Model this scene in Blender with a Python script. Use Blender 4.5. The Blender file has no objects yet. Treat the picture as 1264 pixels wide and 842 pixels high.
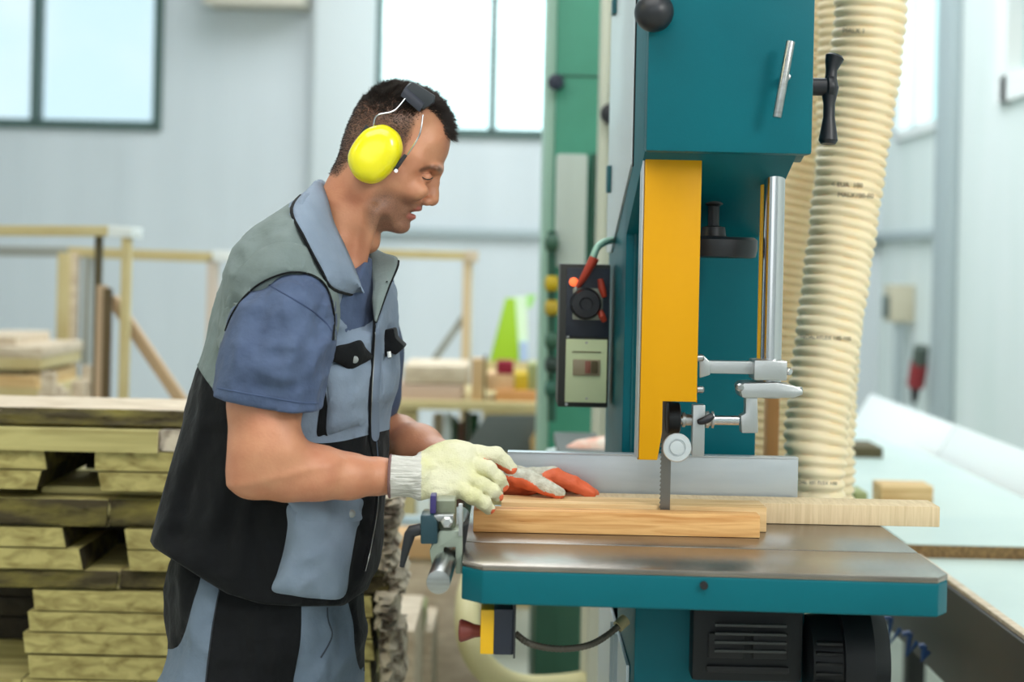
import bpy, bmesh, math, random
import numpy as np
from mathutils import Vector, Matrix, noise as mnoise
from mathutils.bvhtree import BVHTree
from mathutils.geometry import delaunay_2d_cdt
random.seed(7); rng = np.random.default_rng(7)
SC = bpy.context.scene; COL = SC.collection
PI = math.pi
# ------------------------------------------------------------------ camera
F = 1900.0; CX, CY = 632.0, 322.0; ROLL = math.radians(1.25); CZ = 1.4
CR, SR = math.cos(ROLL), math.sin(ROLL)
def P(x, y, d):
    """world point seen at photo pixel x, y at distance d in front of the camera"""
    u, v = x - CX, y - CY
    u0 = u * CR + v * SR; v0 = -u * SR + v * CR
    return Vector((u0 * d / F, d, CZ - v0 * d / F))
def PX(p):
    u0 = p[0] * F / p[1]; v0 = (CZ - p[2]) * F / p[1]
    return (CX + u0 * CR - v0 * SR, CY + u0 * SR + v0 * CR)
cam_d = bpy.data.cameras.new('camera'); cam = bpy.data.objects.new('camera', cam_d); COL.objects.link(cam)
cam_d.sensor_width = 36; cam_d.lens = 36 * F / 1264
cam_d.shift_x = 0; cam_d.shift_y = -(421 - CY) / 1264
cam.matrix_world = Matrix.Translation((0, 0, CZ)) @ Matrix.Rotation(-ROLL, 4, 'Y') @ Matrix.Rotation(PI / 2, 4, 'X')
cam_d.dof.use_dof = True; cam_d.dof.focus_distance = 2.3; cam_d.dof.aperture_fstop = 2.7
cam_d.clip_start = 0.05
SC.camera = cam
SC.view_settings.view_transform = 'Standard'; SC.view_settings.look = 'None'
SC.view_settings.gamma = 1; SC.view_settings.use_curve_mapping = False
SC.view_settings.exposure = 0.0
# ------------------------------------------------------------------ materials
def lin(c):
    r = []
    for v in c:
        v /= 255.0
        r.append(v / 12.92 if v <= .04045 else ((v + .055) / 1.055) ** 2.4)
    return tuple(r) + (1,)
def mat(name, rgb, rough=.5, metal=0, rgb2=None, scale=20, stretch=(1, 1, 1), bump=0, bscale=60, spec=.5, sub=0, detail=4, bstretch=None, lo=.35, hi=.65, coat=0, alpha=1):
    m = bpy.data.materials.new(name); m.use_nodes = True
    nt = m.node_tree; b = nt.nodes['Principled BSDF']
    b.inputs['Base Color'].default_value = lin(rgb); b.inputs['Roughness'].default_value = rough
    b.inputs['Metallic'].default_value = metal; b.inputs['Specular IOR Level'].default_value = spec
    b.inputs['Coat Weight'].default_value = coat
    if sub:
        b.inputs['Subsurface Weight'].default_value = sub; b.inputs['Subsurface Radius'].default_value = (.012, .005, .003); b.inputs['Subsurface Scale'].default_value = 1
    tc = nt.nodes.new('ShaderNodeTexCoord')
    def noisy(sc, st, dt=4):
        mp = nt.nodes.new('ShaderNodeMapping'); mp.inputs['Scale'].default_value = st
        nz = nt.nodes.new('ShaderNodeTexNoise'); nz.inputs['Scale'].default_value = sc; nz.inputs['Detail'].default_value = dt
        nt.links.new(tc.outputs['Object'], mp.inputs[0]); nt.links.new(mp.outputs[0], nz.inputs['Vector'])
        return nz
    if rgb2:
        nz = noisy(scale, stretch, detail)
        mr = nt.nodes.new('ShaderNodeMapRange'); mr.inputs[1].default_value = lo; mr.inputs[2].default_value = hi
        mx = nt.nodes.new('ShaderNodeMix'); mx.data_type = 'RGBA'
        mx.inputs[6].default_value = lin(rgb); mx.inputs[7].default_value = lin(rgb2)
        nt.links.new(nz.outputs['Fac'], mr.inputs[0]); nt.links.new(mr.outputs[0], mx.inputs[0]); nt.links.new(mx.outputs[2], b.inputs['Base Color'])
    if bump:
        nz = noisy(bscale, bstretch or (1, 1, 1))
        bp = nt.nodes.new('ShaderNodeBump'); bp.inputs['Strength'].default_value = 1; bp.inputs['Distance'].default_value = bump
        nt.links.new(nz.outputs['Fac'], bp.inputs['Height']); nt.links.new(bp.outputs[0], b.inputs['Normal'])
    return m
def emit(name, rgb, s):
    m = bpy.data.materials.new(name); m.use_nodes = True
    b = m.node_tree.nodes['Principled BSDF']; b.inputs['Base Color'].default_value = lin(rgb)
    b.inputs['Emission Color'].default_value = lin(rgb); b.inputs['Emission Strength'].default_value = s
    return m
def woodmat(name, a, b_, axis=(1, 14, 14), rough=.65, scale=4, bump=.0006, ring=0, dark=None):
    """sawn timber: long fibres along one axis plus, for end grain, curved growth rings"""
    m = bpy.data.materials.new(name); m.use_nodes = True
    nt = m.node_tree; b = nt.nodes['Principled BSDF']; b.inputs['Roughness'].default_value = rough
    b.inputs['Specular IOR Level'].default_value = .3
    tc = nt.nodes.new('ShaderNodeTexCoord'); mp = nt.nodes.new('ShaderNodeMapping'); mp.inputs['Scale'].default_value = axis
    nt.links.new(tc.outputs['Object'], mp.inputs[0])
    nz = nt.nodes.new('ShaderNodeTexNoise'); nz.inputs['Scale'].default_value = scale; nz.inputs['Detail'].default_value = 6; nz.inputs['Distortion'].default_value = .6
    nt.links.new(mp.outputs[0], nz.inputs['Vector'])
    fac = nz.outputs['Fac']
    if ring:
        wv = nt.nodes.new('ShaderNodeTexWave'); wv.wave_type = 'RINGS'; wv.rings_direction = 'Y'; wv.inputs['Scale'].default_value = ring
        wv.inputs['Distortion'].default_value = 1.5; wv.inputs['Detail'].default_value = 2
        nt.links.new(tc.outputs['Object'], wv.inputs['Vector'])
        mm = nt.nodes.new('ShaderNodeMix'); mm.data_type = 'FLOAT'; mm.inputs[0].default_value = .22
        nt.links.new(nz.outputs['Fac'], mm.inputs[2]); nt.links.new(wv.outputs['Fac'], mm.inputs[3]); fac = mm.outputs[0]
    cr = nt.nodes.new('ShaderNodeValToRGB'); e = cr.color_ramp.elements
    e[0].position = .32; e[0].color = lin(b_); e[1].position = .62; e[1].color = lin(a)
    if dark:
        q = cr.color_ramp.elements.new(.2); q.color = lin(dark)
    nt.links.new(fac, cr.inputs[0]); nt.links.new(cr.outputs[0], b.inputs['Base Color'])
    bp = nt.nodes.new('ShaderNodeBump'); bp.inputs['Distance'].default_value = bump
    nt.links.new(fac, bp.inputs['Height']); nt.links.new(bp.outputs[0], b.inputs['Normal'])
    return m
def glassmat(name, tint=(235, 250, 250), gloss=.06):
    m = bpy.data.materials.new(name); m.use_nodes = True; nt = m.node_tree; nt.nodes.clear()
    o = nt.nodes.new('ShaderNodeOutputMaterial'); mx = nt.nodes.new('ShaderNodeMixShader'); mx.inputs[0].default_value = gloss
    t = nt.nodes.new('ShaderNodeBsdfTransparent'); t.inputs[0].default_value = lin(tint)
    g = nt.nodes.new('ShaderNodeBsdfGlossy'); g.inputs['Roughness'].default_value = .05
    nt.links.new(t.outputs[0], mx.inputs[1]); nt.links.new(g.outputs[0], mx.inputs[2]); nt.links.new(mx.outputs[0], o.inputs[0])
    return m
M = {}
M['wall'] = mat('painted_metal_wall', (210, 217, 222), .6, rgb2=(200, 208, 213), scale=.8, stretch=(3, 3, .3), bump=.002, bscale=8, bstretch=(6, 6, .2))
M['wall_r'] = mat('painted_side_wall', (222, 230, 230), .6, rgb2=(212, 224, 222), scale=.9, stretch=(3, 3, .5))
M['pil'] = mat('pilaster_paint', (205, 213, 216), .6)
M['trimgrey'] = mat('grey_trim', (165, 178, 182), .5)
M['winframe'] = mat('dark_green_window_frame', (72, 96, 92), .5)
M['white'] = mat('white_paint', (232, 236, 236), .45)
M['floor'] = mat('pale_concrete', (176, 178, 165), .5, rgb2=(196, 198, 186), scale=3, bump=.001)
M['teal'] = mat('teal_machine_paint', (0, 94, 105), .42, rgb2=(0, 90, 101), scale=6, bump=.00012, bscale=500, spec=.2)
M['tealdark'] = mat('dark_teal_paint', (0, 84, 92), .4)
M['green'] = mat('green_machine_paint', (62, 146, 120), .45, rgb2=(72, 156, 130), scale=3)
M['dgreen'] = mat('dark_green_paint', (36, 84, 66), .5)
M['silverpaint'] = mat('silver_sheet', (208, 218, 222), .38, metal=.2)
M['yellow'] = mat('yellow_guard_paint', (208, 148, 0), .45, spec=.2, bump=.00008, bscale=400)
M['yellow2'] = mat('yellow_box_plastic', (232, 178, 10), .45)
M['steel'] = mat('brushed_steel', (176, 178, 178), .3, metal=1, rgb2=(160, 160, 158), scale=30, stretch=(1, 10, 10))
M['chrome'] = mat('polished_steel', (205, 206, 208), .16, metal=1)
M['alu'] = mat('cast_aluminium', (186, 188, 188), .34, metal=.9, bump=.0002, bscale=250)
M['alupaint'] = mat('anodised_fence', (176, 184, 190), .35, metal=.5, rgb2=(186, 193, 198), scale=6, stretch=(1, 1, 8))
M['tabletop'] = mat('ground_cast_iron', (150, 142, 132), .26, metal=.85, rgb2=(126, 118, 110), scale=9, stretch=(1, .35, 1), bump=.00008, bscale=60, bstretch=(1, 30, 1))
M['black'] = mat('black_plastic', (26, 28, 34), .42)
M['blackm'] = mat('black_motor_paint', (20, 22, 25), .5, spec=.3)
M['rubber'] = mat('black_rubber', (20, 20, 22), .7)
M['cream'] = mat('cream_sheet', (200, 212, 168), .5)
M['boxblue'] = mat('dark_blue_panel', (28, 36, 50), .45)
M['red'] = mat('red_plastic', (178, 62, 40), .45)
M['redbrown'] = mat('faded_red_button', (120, 52, 46), .5)
M['lamp'] = emit('lit_orange_indicator', (255, 110, 60), 1.2)
M['hose'] = mat('cream_hose_plastic', (250, 231, 194), .42, sub=.12, rgb2=(246, 223, 182), scale=5)
M['ink'] = mat('dark_print_ink', (70, 62, 54), .8)
M['wood_l'] = woodmat('light_sawn_wood', (228, 196, 146), (196, 158, 106), (1.2, 16, 16))
M['wood_f'] = woodmat('honey_wood_strip', (222, 176, 116), (188, 132, 74), (1.5, 22, 22), dark=(112, 66, 30), scale=5)
M['wood_p'] = woodmat('pale_board', (222, 200, 164), (204, 180, 142), (30, 4, 1.5), scale=6)
M['wood_e'] = woodmat('yellow_board_ends', (190, 178, 114), (132, 118, 66), (7, 1, 16), scale=3, bump=.001)
M['wood_s'] = woodmat('yellow_board_sides', (190, 180, 120), (156, 144, 90), (1, 10, 14), scale=4, bump=.001)
M['wood_w'] = woodmat('pale_dry_wood', (222, 206, 184), (190, 170, 146), (3, 12, 12))
M['bark'] = mat('dark_mossy_bark', (64, 56, 34), .95, rgb2=(132, 122, 58), scale=16, stretch=(.35, 1, 1.3), bump=.014, bscale=24, bstretch=(.4, 1, 1), detail=8, lo=.45, hi=.72)
M['gapshade'] = mat('gap_shade_bark', (36, 31, 24), .95, rgb2=(50, 44, 32), scale=20, bump=.01, bscale=24)  # near-black colour standing in for the shade inside the stack gaps
M['barkpale'] = mat('pale_flaking_bark', (208, 196, 176), .95, rgb2=(82, 64, 50), scale=20, bump=.006, bscale=26, detail=8, lo=.46, hi=.68)
M['frame_w'] = mat('pale_timber_frame', (206, 190, 142), .6, rgb2=(196, 176, 124), scale=5)
M['frame_d'] = mat('dark_timber_post', (84, 74, 46), .7)
M['frame_g'] = mat('grey_weathered_timber', (150, 152, 146), .7)
M['orangewood'] = mat('orange_wood', (206, 148, 92), .6)
M['mint'] = mat('pale_green_laminate', (206, 222, 216), .3, rgb2=(196, 214, 210), scale=3)
M['chip'] = mat('chipboard_edge', (150, 120, 78), .9, rgb2=(96, 72, 44), scale=160, bump=.001, bscale=200)
M['beam'] = mat('dark_steel_beam', (36, 37, 38), .5)
M['blue'] = mat('blue_hook_paint', (22, 60, 110), .45)
M['lime'] = mat('lime_green_board', (160, 204, 40), .5)
M['slate'] = mat('slate_grey_panel', (88, 94, 92), .6)
M['glass'] = glassmat('window_glass'); M['glass2'] = glassmat('bluish_window_glass', (194, 203, 206), .04)
M['olive'] = mat('olive_box_card', (150, 156, 104), .7)
M['mustard'] = mat('mustard_box_card', (200, 170, 30), .7)
M['crimson'] = mat('crimson_cloth', (150, 24, 52), .7)
# ------------------------------------------------------------------ mesh helpers
def link(o, parent=None):
    COL.objects.link(o)
    if parent is not None:
        o.parent = parent
        o.matrix_parent_inverse = Matrix.Translation(-parent.location)
    return o
def tag(o, label=None, cat=None, group=None, kind=None):
    if label: o['label'] = label
    if cat: o['category'] = cat
    if group: o['group'] = group
    if kind: o['kind'] = kind
    return o
def thing(name, loc, label, cat, group=None):
    o = bpy.data.objects.new(name, None); COL.objects.link(o); o.location = loc; o.empty_display_size = .05
    return tag(o, label, cat, group)
class MB:
    def __init__(s): s.v = []; s.f = []; s.m = []
    def add(s, vs, fs, mi=0):
        n = len(s.v); s.v += [tuple(v) for v in vs]; s.f += [tuple(i + n for i in f) for f in fs]; s.m += [mi] * len(fs); return s
    def box(s, x0, x1, y0, y1, z0, z1, mi=0):
        v = [(x, y, z) for x in (x0, x1) for y in (y0, y1) for z in (z0, z1)]
        return s.add(v, [(0, 1, 3, 2), (4, 6, 7, 5), (0, 4, 5, 1), (2, 3, 7, 6), (0, 2, 6, 4), (1, 5, 7, 3)], mi)
    def prism(s, poly, axis, a, b, mi=0):
        """poly of 2-D points extruded along axis x / y / z"""
        def q(p, t): return {'x': (t, p[0], p[1]), 'y': (p[0], t, p[1]), 'z': (p[0], p[1], t)}[axis]
        n = len(poly); v = [q(p, a) for p in poly] + [q(p, b) for p in poly]
        return s.add(v, [tuple(range(n))[::-1], tuple(range(n, 2 * n))] + [(i, (i + 1) % n, n + (i + 1) % n, n + i) for i in range(n)], mi)
    def hexa(s, c, mi=0):
        return s.add(c, [(0, 1, 2, 3), (7, 6, 5, 4), (0, 4, 5, 1), (1, 5, 6, 2), (2, 6, 7, 3), (3, 7, 4, 0)], mi)
    def tube(s, pts, r, n=16, mi=0, cap=True, closed=False):
        pts = [Vector(p) for p in pts]; rr = r if isinstance(r, (list, tuple, np.ndarray)) else [r] * len(pts)
        k = len(s.v); N = len(pts); prev = None
        for i, p in enumerate(pts):
            t = (pts[min(i + 1, N - 1)] - pts[max(i - 1, 0)]) if not closed else (pts[(i + 1) % N] - pts[i - 1])
            t.normalize()
            if prev is None:
                a = Vector((0, 0, 1)) if abs(t.z) < .9 else Vector((1, 0, 0)); u = t.cross(a).normalized()
            else:
                u = (prev - t * prev.dot(t)).normalized()
            prev = u; w = t.cross(u)
            for j in range(n):
                a = 2 * PI * j / n; s.v.append(tuple(p + (u * math.cos(a) + w * math.sin(a)) * rr[i]))
        R_ = N if closed else N - 1
        for i in range(R_):
            for j in range(n):
                a = k + i * n; b = k + ((i + 1) % N) * n
                s.f.append((a + j, a + (j + 1) % n, b + (j + 1) % n, b + j)); s.m.append(mi)
        if cap and not closed:
            s.f.append(tuple(k + j for j in range(n))[::-1]); s.m.append(mi); s.f.append(tuple(k + (N - 1) * n + j for j in range(n))); s.m.append(mi)
        return s
    def lathe(s, c, axis, prof, n=32, mi=0):
        """prof = [(t along axis, radius)...]"""
        ax = Vector(axis).normalized(); a = Vector((0, 0, 1)) if abs(ax.z) < .9 else Vector((1, 0, 0))
        u = ax.cross(a).normalized(); w = ax.cross(u); c = Vector(c); k = len(s.v)
        for t, r in prof:
            for j in range(n):
                q = 2 * PI * j / n; s.v.append(tuple(c + ax * t + (u * math.cos(q) + w * math.sin(q)) * max(r, 1e-5)))
        for i in range(len(prof) - 1):
            for j in range(n):
                s.f.append((k + i * n + j, k + i * n + (j + 1) % n, k + (i + 1) * n + (j + 1) % n, k + (i + 1) * n + j)); s.m.append(mi)
        s.f.append(tuple(k + j for j in range(n))[::-1]); s.m.append(mi); s.f.append(tuple(k + (len(prof) - 1) * n + j for j in range(n))); s.m.append(mi)
        return s
    def build(s, name, mats, parent=None, bev=0, smooth=None, seg=2, sub=0):
        me = bpy.data.meshes.new(name); me.from_pydata(s.v, [], s.f)
        for m in (mats if isinstance(mats, (list, tuple)) else [mats]): me.materials.append(m)
        me.polygons.foreach_set('material_index', s.m)
        bm = bmesh.new(); bm.from_mesh(me); bmesh.ops.recalc_face_normals(bm, faces=bm.faces)
        if bev:
            bmesh.ops.remove_doubles(bm, verts=bm.verts, dist=1e-6)
            es = [e for e in bm.edges if len(e.link_faces) == 2 and e.calc_face_angle(0) > math.radians(28)]
            try: bmesh.ops.bevel(bm, geom=es, offset=bev, segments=seg, affect='EDGES', clamp_overlap=True, profile=.6)
            except Exception: pass
        bm.to_mesh(me); bm.free()
        if smooth is None: smooth = True
        if smooth:
            me.polygons.foreach_set('use_smooth', [True] * len(me.polygons))
            me.set_sharp_from_angle(angle=math.radians(35))
        o = bpy.data.objects.new(name, me); link(o, parent)
        if sub:
            md = o.modifiers.new('s', 'SUBSURF'); md.levels = md.render_levels = sub
        return o
def struct(name, mb, m, bev=0, parent=None, **k):
    o = mb.build(name, m, parent, bev, **k)
    if parent is None: o['kind'] = 'structure'
    return o
def topo(o, label, cat, group=None): return tag(o, label, cat, group)
def catmull(pts, closed=False, n=6):
    pts = [Vector(p) for p in pts]; N = len(pts); out = []
    for i in range(N if closed else N - 1):
        if closed: a, b, c, d = pts[i - 1], pts[i], pts[(i + 1) % N], pts[(i + 2) % N]
        else: a, b, c, d = pts[max(i - 1, 0)], pts[i], pts[i + 1], pts[min(i + 2, N - 1)]
        for k in range(n):
            t = k / n
            out.append(.5 * ((2 * b) + (c - a) * t + (2 * a - 5 * b + 4 * c - d) * t * t + (3 * b - a - 3 * c + d) * t ** 3))
    if not closed: out.append(pts[-1])
    return out
def pbox(mb, x0, y0, x1, y1, d0, d1, mi=0):
    """box whose front face fills pixels x0,y0..x1,y1 at depth d0 and which reaches back to depth d1"""
    a = P(x0, y0, d0); b = P(x1, y1, d0); c = P(x0, y1, d0); e = P(x1, y0, d0)
    X0 = (a.x + c.x) / 2; X1 = (b.x + e.x) / 2; Z1 = (a.z + e.z) / 2; Z0 = (b.z + c.z) / 2
    return mb.box(min(X0, X1), max(X0, X1), d0, d1, min(Z0, Z1), max(Z0, Z1), mi)
# ================================================================== THE HALL
YB = 9.0; XR = 2.15; XL = -4.2; ZT = 4.2
def px_rect(x0, y0, x1, y1, d):
    a = P(x0, y0, d); b = P(x1, y1, d); return a.x, b.x, b.z, a.z
struct('floor', MB().box(XL, XR + .2, -1.8, YB + .2, -.1, 0), M['floor'])
WZ = P(96, 151, YB).z; WZ2 = P(570, 167, YB).z; WTOP = WZ + 1.5
wl0 = P(-160, 0, YB).x; wl1 = P(193, 80, YB).x; wc0 = P(469, 80, YB).x; wc1 = P(735, 80, YB).x
mb = MB()
mb.box(XL, XR, YB, YB + .2, 0, WZ).box(XL, XR, YB, YB + .2, WTOP, ZT)
mb.box(XL, wl0, YB, YB + .2, WZ, WTOP).box(wl1, wc0, YB, YB + .2, WZ, WTOP).box(wc1, XR, YB, YB + .2, WZ, WTOP)
# shallow ribs of the painted cladding
x = XL + .1
while x < XR:
    if not (wl0 - .1 < x < wl1 + .1 or wc0 - .1 < x < wc1 + .1): pass
    mb.box(x, x + .05, YB - .003, YB, 0, WZ - .1); x += .6
struct('wall_back', mb, M['wall'])
def window(n, x0, x1, z0, z1, mull, glass, fm, fw=.04):
    f = MB()
    f.box(x0 - fw, x0 + fw * .3, YB - .03, YB + .08, z0 - fw, z1 + fw).box(x1 - fw * .3, x1 + fw, YB - .03, YB + .08, z0 - fw, z1 + fw)
    f.box(x0, x1, YB - .03, YB + .08, z0 - fw, z0 + fw * .3).box(x0, x1, YB - .03, YB + .08, z1 - fw * .3, z1 + fw)
    for m_ in mull: f.box(m_ - fw * .55, m_ + fw * .55, YB - .03, YB + .08, z0, z1)
    o = struct('window_%d' % n, f, fm)
    g = MB().box(x0, x1, YB + .03, YB + .04, z0, z1).build('pane', glass, o)
struct('wall_left', MB().box(XL - .2, XL, -1.7, YB + .2, 0, ZT), M['wall'])
struct('wall_front', MB().box(XL, XR + .2, -1.9, -1.7, 0, ZT), M['wall'])
struct('ceiling', MB().box(XL - .2, XR + .2, -1.9, YB + .2, ZT, ZT + .1), M['wall'])
window(1, wl0, wl1, WZ, WTOP, [P(45, 80, YB).x], M['glass2'], M['winframe'])
window(2, wc0, wc1, WZ, WTOP, [P(609, 80, YB).x], M['glass'], M['winframe'])
# pilasters, pipe trim and beam on the back wall
a = P(388, 200, YB).x; b = P(462, 200, YB).x
struct('trim_1', MB().box(a, b, YB - .12, YB, 0, ZT).box(a - .03, a, YB - .06, YB, 0, ZT), M['pil'], bev=.01)
z = P(610, 288, YB).z
struct('trim_2', MB().box(b, XR, YB - .05, YB, z - .025, z + .025), M['trimgrey'], bev=.01)
zb = P(330, 3, YB - .3).z
struct('trim_3', MB().box(P(265, 0, YB).x, P(384, 0, YB).x, YB - .3, YB - .0, zb, zb + .2).box(P(265, 0, YB).x, P(384, 0, YB).x, YB - .34, YB - .3, zb - .02, zb + .04), mat('beige_duct', (196, 190, 176), .6), bev=.01)
# right wall with two windows
def yr(px, py=100):
    lo, hi = 3.0, 12.0
    for _ in range(40):
        m_ = (lo + hi) / 2
        if P(px, py, m_).x > XR: hi = m_
        else: lo = m_
    return lo
y1a, y1b = yr(1166, 150), yr(1112, 165); zr1 = P(1140, 157, yr(1140, 157)).z
y2a, y2b = 5.2, yr(1243, 105); zr2 = P(1250, 102, yr(1250, 102)).z
mb = MB(); T = XR + .2
mb.box(XR, T, -1.8, YB + .2, 0, min(zr1, zr2)); mb.box(XR, T, -1.8, YB + .2, WTOP, ZT)
for ya, yb in ((-1.8, y2a), (y2b, y1a), (y1b, YB + .2)): mb.box(XR, T, ya, yb, min(zr1, zr2), WTOP)
struct('wall_right', mb, M['wall_r'])
def rwin(n, ya, yb, z0, z1, mull, fm, fw, gm):
    f = MB()
    for yy in (ya, yb): f.box(XR - .03, XR + .1, yy - fw, yy + fw, z0 - fw, z1)
    f.box(XR - .03, XR + .1, ya, yb, z0 - fw, z0 + fw * .4)
    for m_ in mull: f.box(XR - .03, XR + .1, m_ - fw * .6, m_ + fw * .6, z0, z1)
    o = struct('window_%d' % n, f, fm); MB().box(XR + .04, XR + .05, ya, yb, z0, z1).build('pane', gm, o)
rwin(3, y1a, y1b, zr1, WTOP, [yr(1136, 100)], M['white'], .035, M['glass'])
rwin(4, y2a, y2b, zr2, WTOP, [], M['white'], .08, M['glass'])
o = MB().box(XR + .06, XR + .12, y2a, y2b - .12, zr2 + .02, zr2 + .36).box(XR + .05, XR + .13, y2a, y2b - .12, zr2 + .32, zr2 + .5, 1).build('roller_blind', [mat('terracotta_blind', (205, 160, 140), .7), M['black']])
tag(o, 'terracotta coloured blind with dark top behind the window at the right edge', 'blind')
ya, yb = yr(1183, 300), yr(1163, 300)
struct('trim_4', MB().box(XR - .05, XR, ya, yb, 0, ZT), M['trimgrey'], bev=.008)
zt = P(1125, 290, yr(1125, 290)).z
struct('trim_5', MB().box(XR - .05, XR, yb, YB, zt - .025, zt + .02), M['trimgrey'], bev=.008)
# conduit with switch box, plug on the right wall
yy = yr(1125, 450); zt = P(1127, 398, yy).z
t = thing('switch_pipe', (XR - .07, yy, 0), 'grey conduit pipe topped by a pale switch box on the right wall', 'pipe')
MB().tube([(XR - .07, yy, .05), (XR - .07, yy, zt)], .03, 12).build('pipe', M['trimgrey'], t)
MB().box(XR - .13, XR - .001, yy - .05, yy + .12, zt, zt + .2).build('switch_box', mat('switch_box_beige', (196, 190, 168), .6), t, .01)
MB().box(XR - .15, XR - .13, yy - .03, yy + .06, zt + .02, zt + .14).build('switch_cover', mat('switch_cover_dark', (96, 108, 104), .6), t, .005)
yy = yr(1150, 470); c = P(1150, 462, yy); c.x = XR - .07
t = thing('wall_plug', c, 'red and black electrical plug hanging on the right wall', 'plug')
MB().tube([c + Vector((0, -.05, .14)), c + Vector((0, -.02, .05))], .04, 12).build('socket', mat('socket_grey', (80, 92, 86), .6), t)
MB().tube([c + Vector((0, -.02, .06)), c + Vector((0, .04, -.06))], .045, 12).build('plug_body', mat('plug_red', (150, 42, 50), .5), t)
MB().tube([c + Vector((0, .04, -.06)), c + Vector((0, .06, -.15))], [.03, .015], 12).build('cable_gland', M['black'], t)
o = MB().tube([(XR - .07, yy + .06, c.z - .15), (XR - .05, yy + .05, .003)], .008, 8).build('plug_cable', M['trimgrey']); tag(o, 'thin grey cable dropping from the red wall plug', 'cable')
# ================================================================== RIGHT TABLE (long infeed table)
TZ = .76
def onz(px, py, z):
    u, v = px - CX, py - CY; v0 = -u * SR + v * CR; return P(px, py, (CZ - z) * F / v0)
e1 = onz(1178, 722, TZ); e2 = onz(1264, 790, TZ); xa = (e1.x + e2.x) / 2
e3 = onz(1264, 624, TZ); e4 = onz(1140, 570, TZ); xb = (e3.x + e4.x) / 2
t = thing('feed_table', (xa, 3.5, 0), 'long pale green topped feed table with a dark steel side beam', 'table')
MB().box(xa, xb + .11, 1.7, 6.35, TZ - .03, TZ).build('table_top', M['mint'], t, .003)
MB().box(xa - .012, xa + .02, 1.7, 5.2, TZ - .2, TZ - .001).build('side_beam', M['beam'], t, .004)
MB().box(xa - .005, xa + .012, 1.7, onz(1200, 690, TZ).y - .005, TZ, TZ + .008).build('edge_strip', M['wood_w'], t)
for yy in (2.0, 5.0):
    for xx in (xa + .03, xb - .09): MB().box(xx, xx + .06, yy, yy + .06, 0, TZ - .03).build('leg', M['beam'], t, .004)
q = onz(1190, 770, TZ - .08)
t2 = thing('edge_fence', (xb + .05, 4, TZ), 'long sloping white sheet metal backboard along the feed table', 'backboard')
segs = [yr(1264, 600) * 0 + 1.8, 3.62, 6.0]
yj = onz(1120, 572, TZ).y
for a, b in ((1.8, yj - .006), (yj + .006, 6.3)):
    m_ = MB(); m_.hexa([(xb, a, TZ + .0005), (xb, b, TZ + .0005), (xb + .075, b, TZ + .128), (xb + .075, a, TZ + .128), (xb + .02, a, TZ + .0005), (xb + .02, b, TZ + .0005), (xb + .095, b, TZ + .123), (xb + .095, a, TZ + .123)])
    m_.build('panel', M['white'], t2, .002)
p = onz(1130, 690, TZ + .0); yf = onz(1200, 690, TZ).y
o = MB().box(xa - .02, xb - .01, yf, yf + 1.9, TZ, TZ + .028).build('laminate_sheet', [M['chip']])
tag(o, 'pale green laminated chipboard sheet with a ragged brown front edge lying on the feed table', 'board')
MB().box(xa - .02, xb - .01, yf + .001, yf + 1.9, TZ + .028, TZ + .031).build('laminate_face', M['mint'], o)
def wblock(name, x0, y0, x1, y1, z, dep, m_, lab, cat, side=0):
    c = onz(x0, y1, z); d = c.y; a = P(x0, y0, d); b = P(x1, y1, d)
    mb_ = MB().box(a.x, b.x, d, d + dep, z, z + (y1 - y0) * d / F)
    return tag(mb_.build(name, m_, None, .003), lab, cat)
wblock('wood_offcut', 1088, 599, 1152, 624, TZ + .031, .1, M['wood_l'], 'orange tinted wood offcut lying on the laminate sheet', 'wood block')
wblock('wood_offcut', 1056, 608, 1071, 624, TZ + .031, .12, M['olive'], 'small dull green block beside the orange tinted offcut', 'wood block')
wblock('wood_offcut', 1055, 552, 1090, 565, TZ + .031, .2, M['frame_d'], 'small dark brown wood offcut at the far end of the feed table', 'wood block')
# blue hooks hanging under the beam, arm
for i, (x, y) in enumerate(((1098, 768), (1122, 786), (1140, 800))):
    d = (3.42, 3.25, 3.12)[i]; s = 1 - .25 * i
    m_ = MB(); q = [P(x + dx * s, y + dy * s, d) for dx, dy in ((-12, -4), (2, -6), (-3, 30), (14, 8))]
    m_.tube([q[1], q[2], q[3]], .006, 8).tube([q[0], q[1]], .006, 8)
    o = m_.build('hanging_hook', M['blue']); tag(o, ['largest blue metal hook under the feed table beam, nearest the saw', 'middle of the three blue hooks under the feed table beam', 'smallest blue hook under the beam, farthest right'][i], 'hook', 'blue hooks under the feed table')

# ================================================================== MAIN BAND SAW
XS0, XS1 = .1865, .4226
saw = thing('band_saw', (.3, 2.55, 0), 'large teal band saw with yellow blade guard and flat steel work table', 'band saw')
m_ = MB()
m_.prism([(2.2, 2.35), (2.2, 1.564), (2.53, 1.448), (2.53, .62), (2.97, .62), (2.97, 2.35)], 'x', XS0, XS1 - .016)
m_.build('frame', M['teal'], saw, .004)
m_ = MB().prism([(2.185, 2.35), (2.185, 1.560), (2.215, 1.560), (2.215, 2.35)], 'x', XS0, XS1)
m_.build('wheel_door', M['teal'], saw, .005)
m_ = MB().prism([(2.215, 2.35), (2.215, 1.566), (2.26, 1.553), (2.26, 2.35)], 'x', XS0 + .2, XS1 - .002)
m_.build('door_edge', M['tealdark'], saw, .002)
m_ = MB().prism([(2.41, 2.35), (2.41, 1.555), (2.86, 1.42), (2.985, 1.42), (2.985, 2.35)], 'x', XS0 - .004, XS0 + .001)
m_.build('side_panel', M['silverpaint'], saw, .001)
m_ = MB().prism([(2.40, 2.35), (2.40, 1.553), (2.406, 1.551), (2.406, 2.35)], 'x', XS0 - .002, XS0 + .0)
m_.build('door_seam', M['rubber'], saw)
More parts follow.
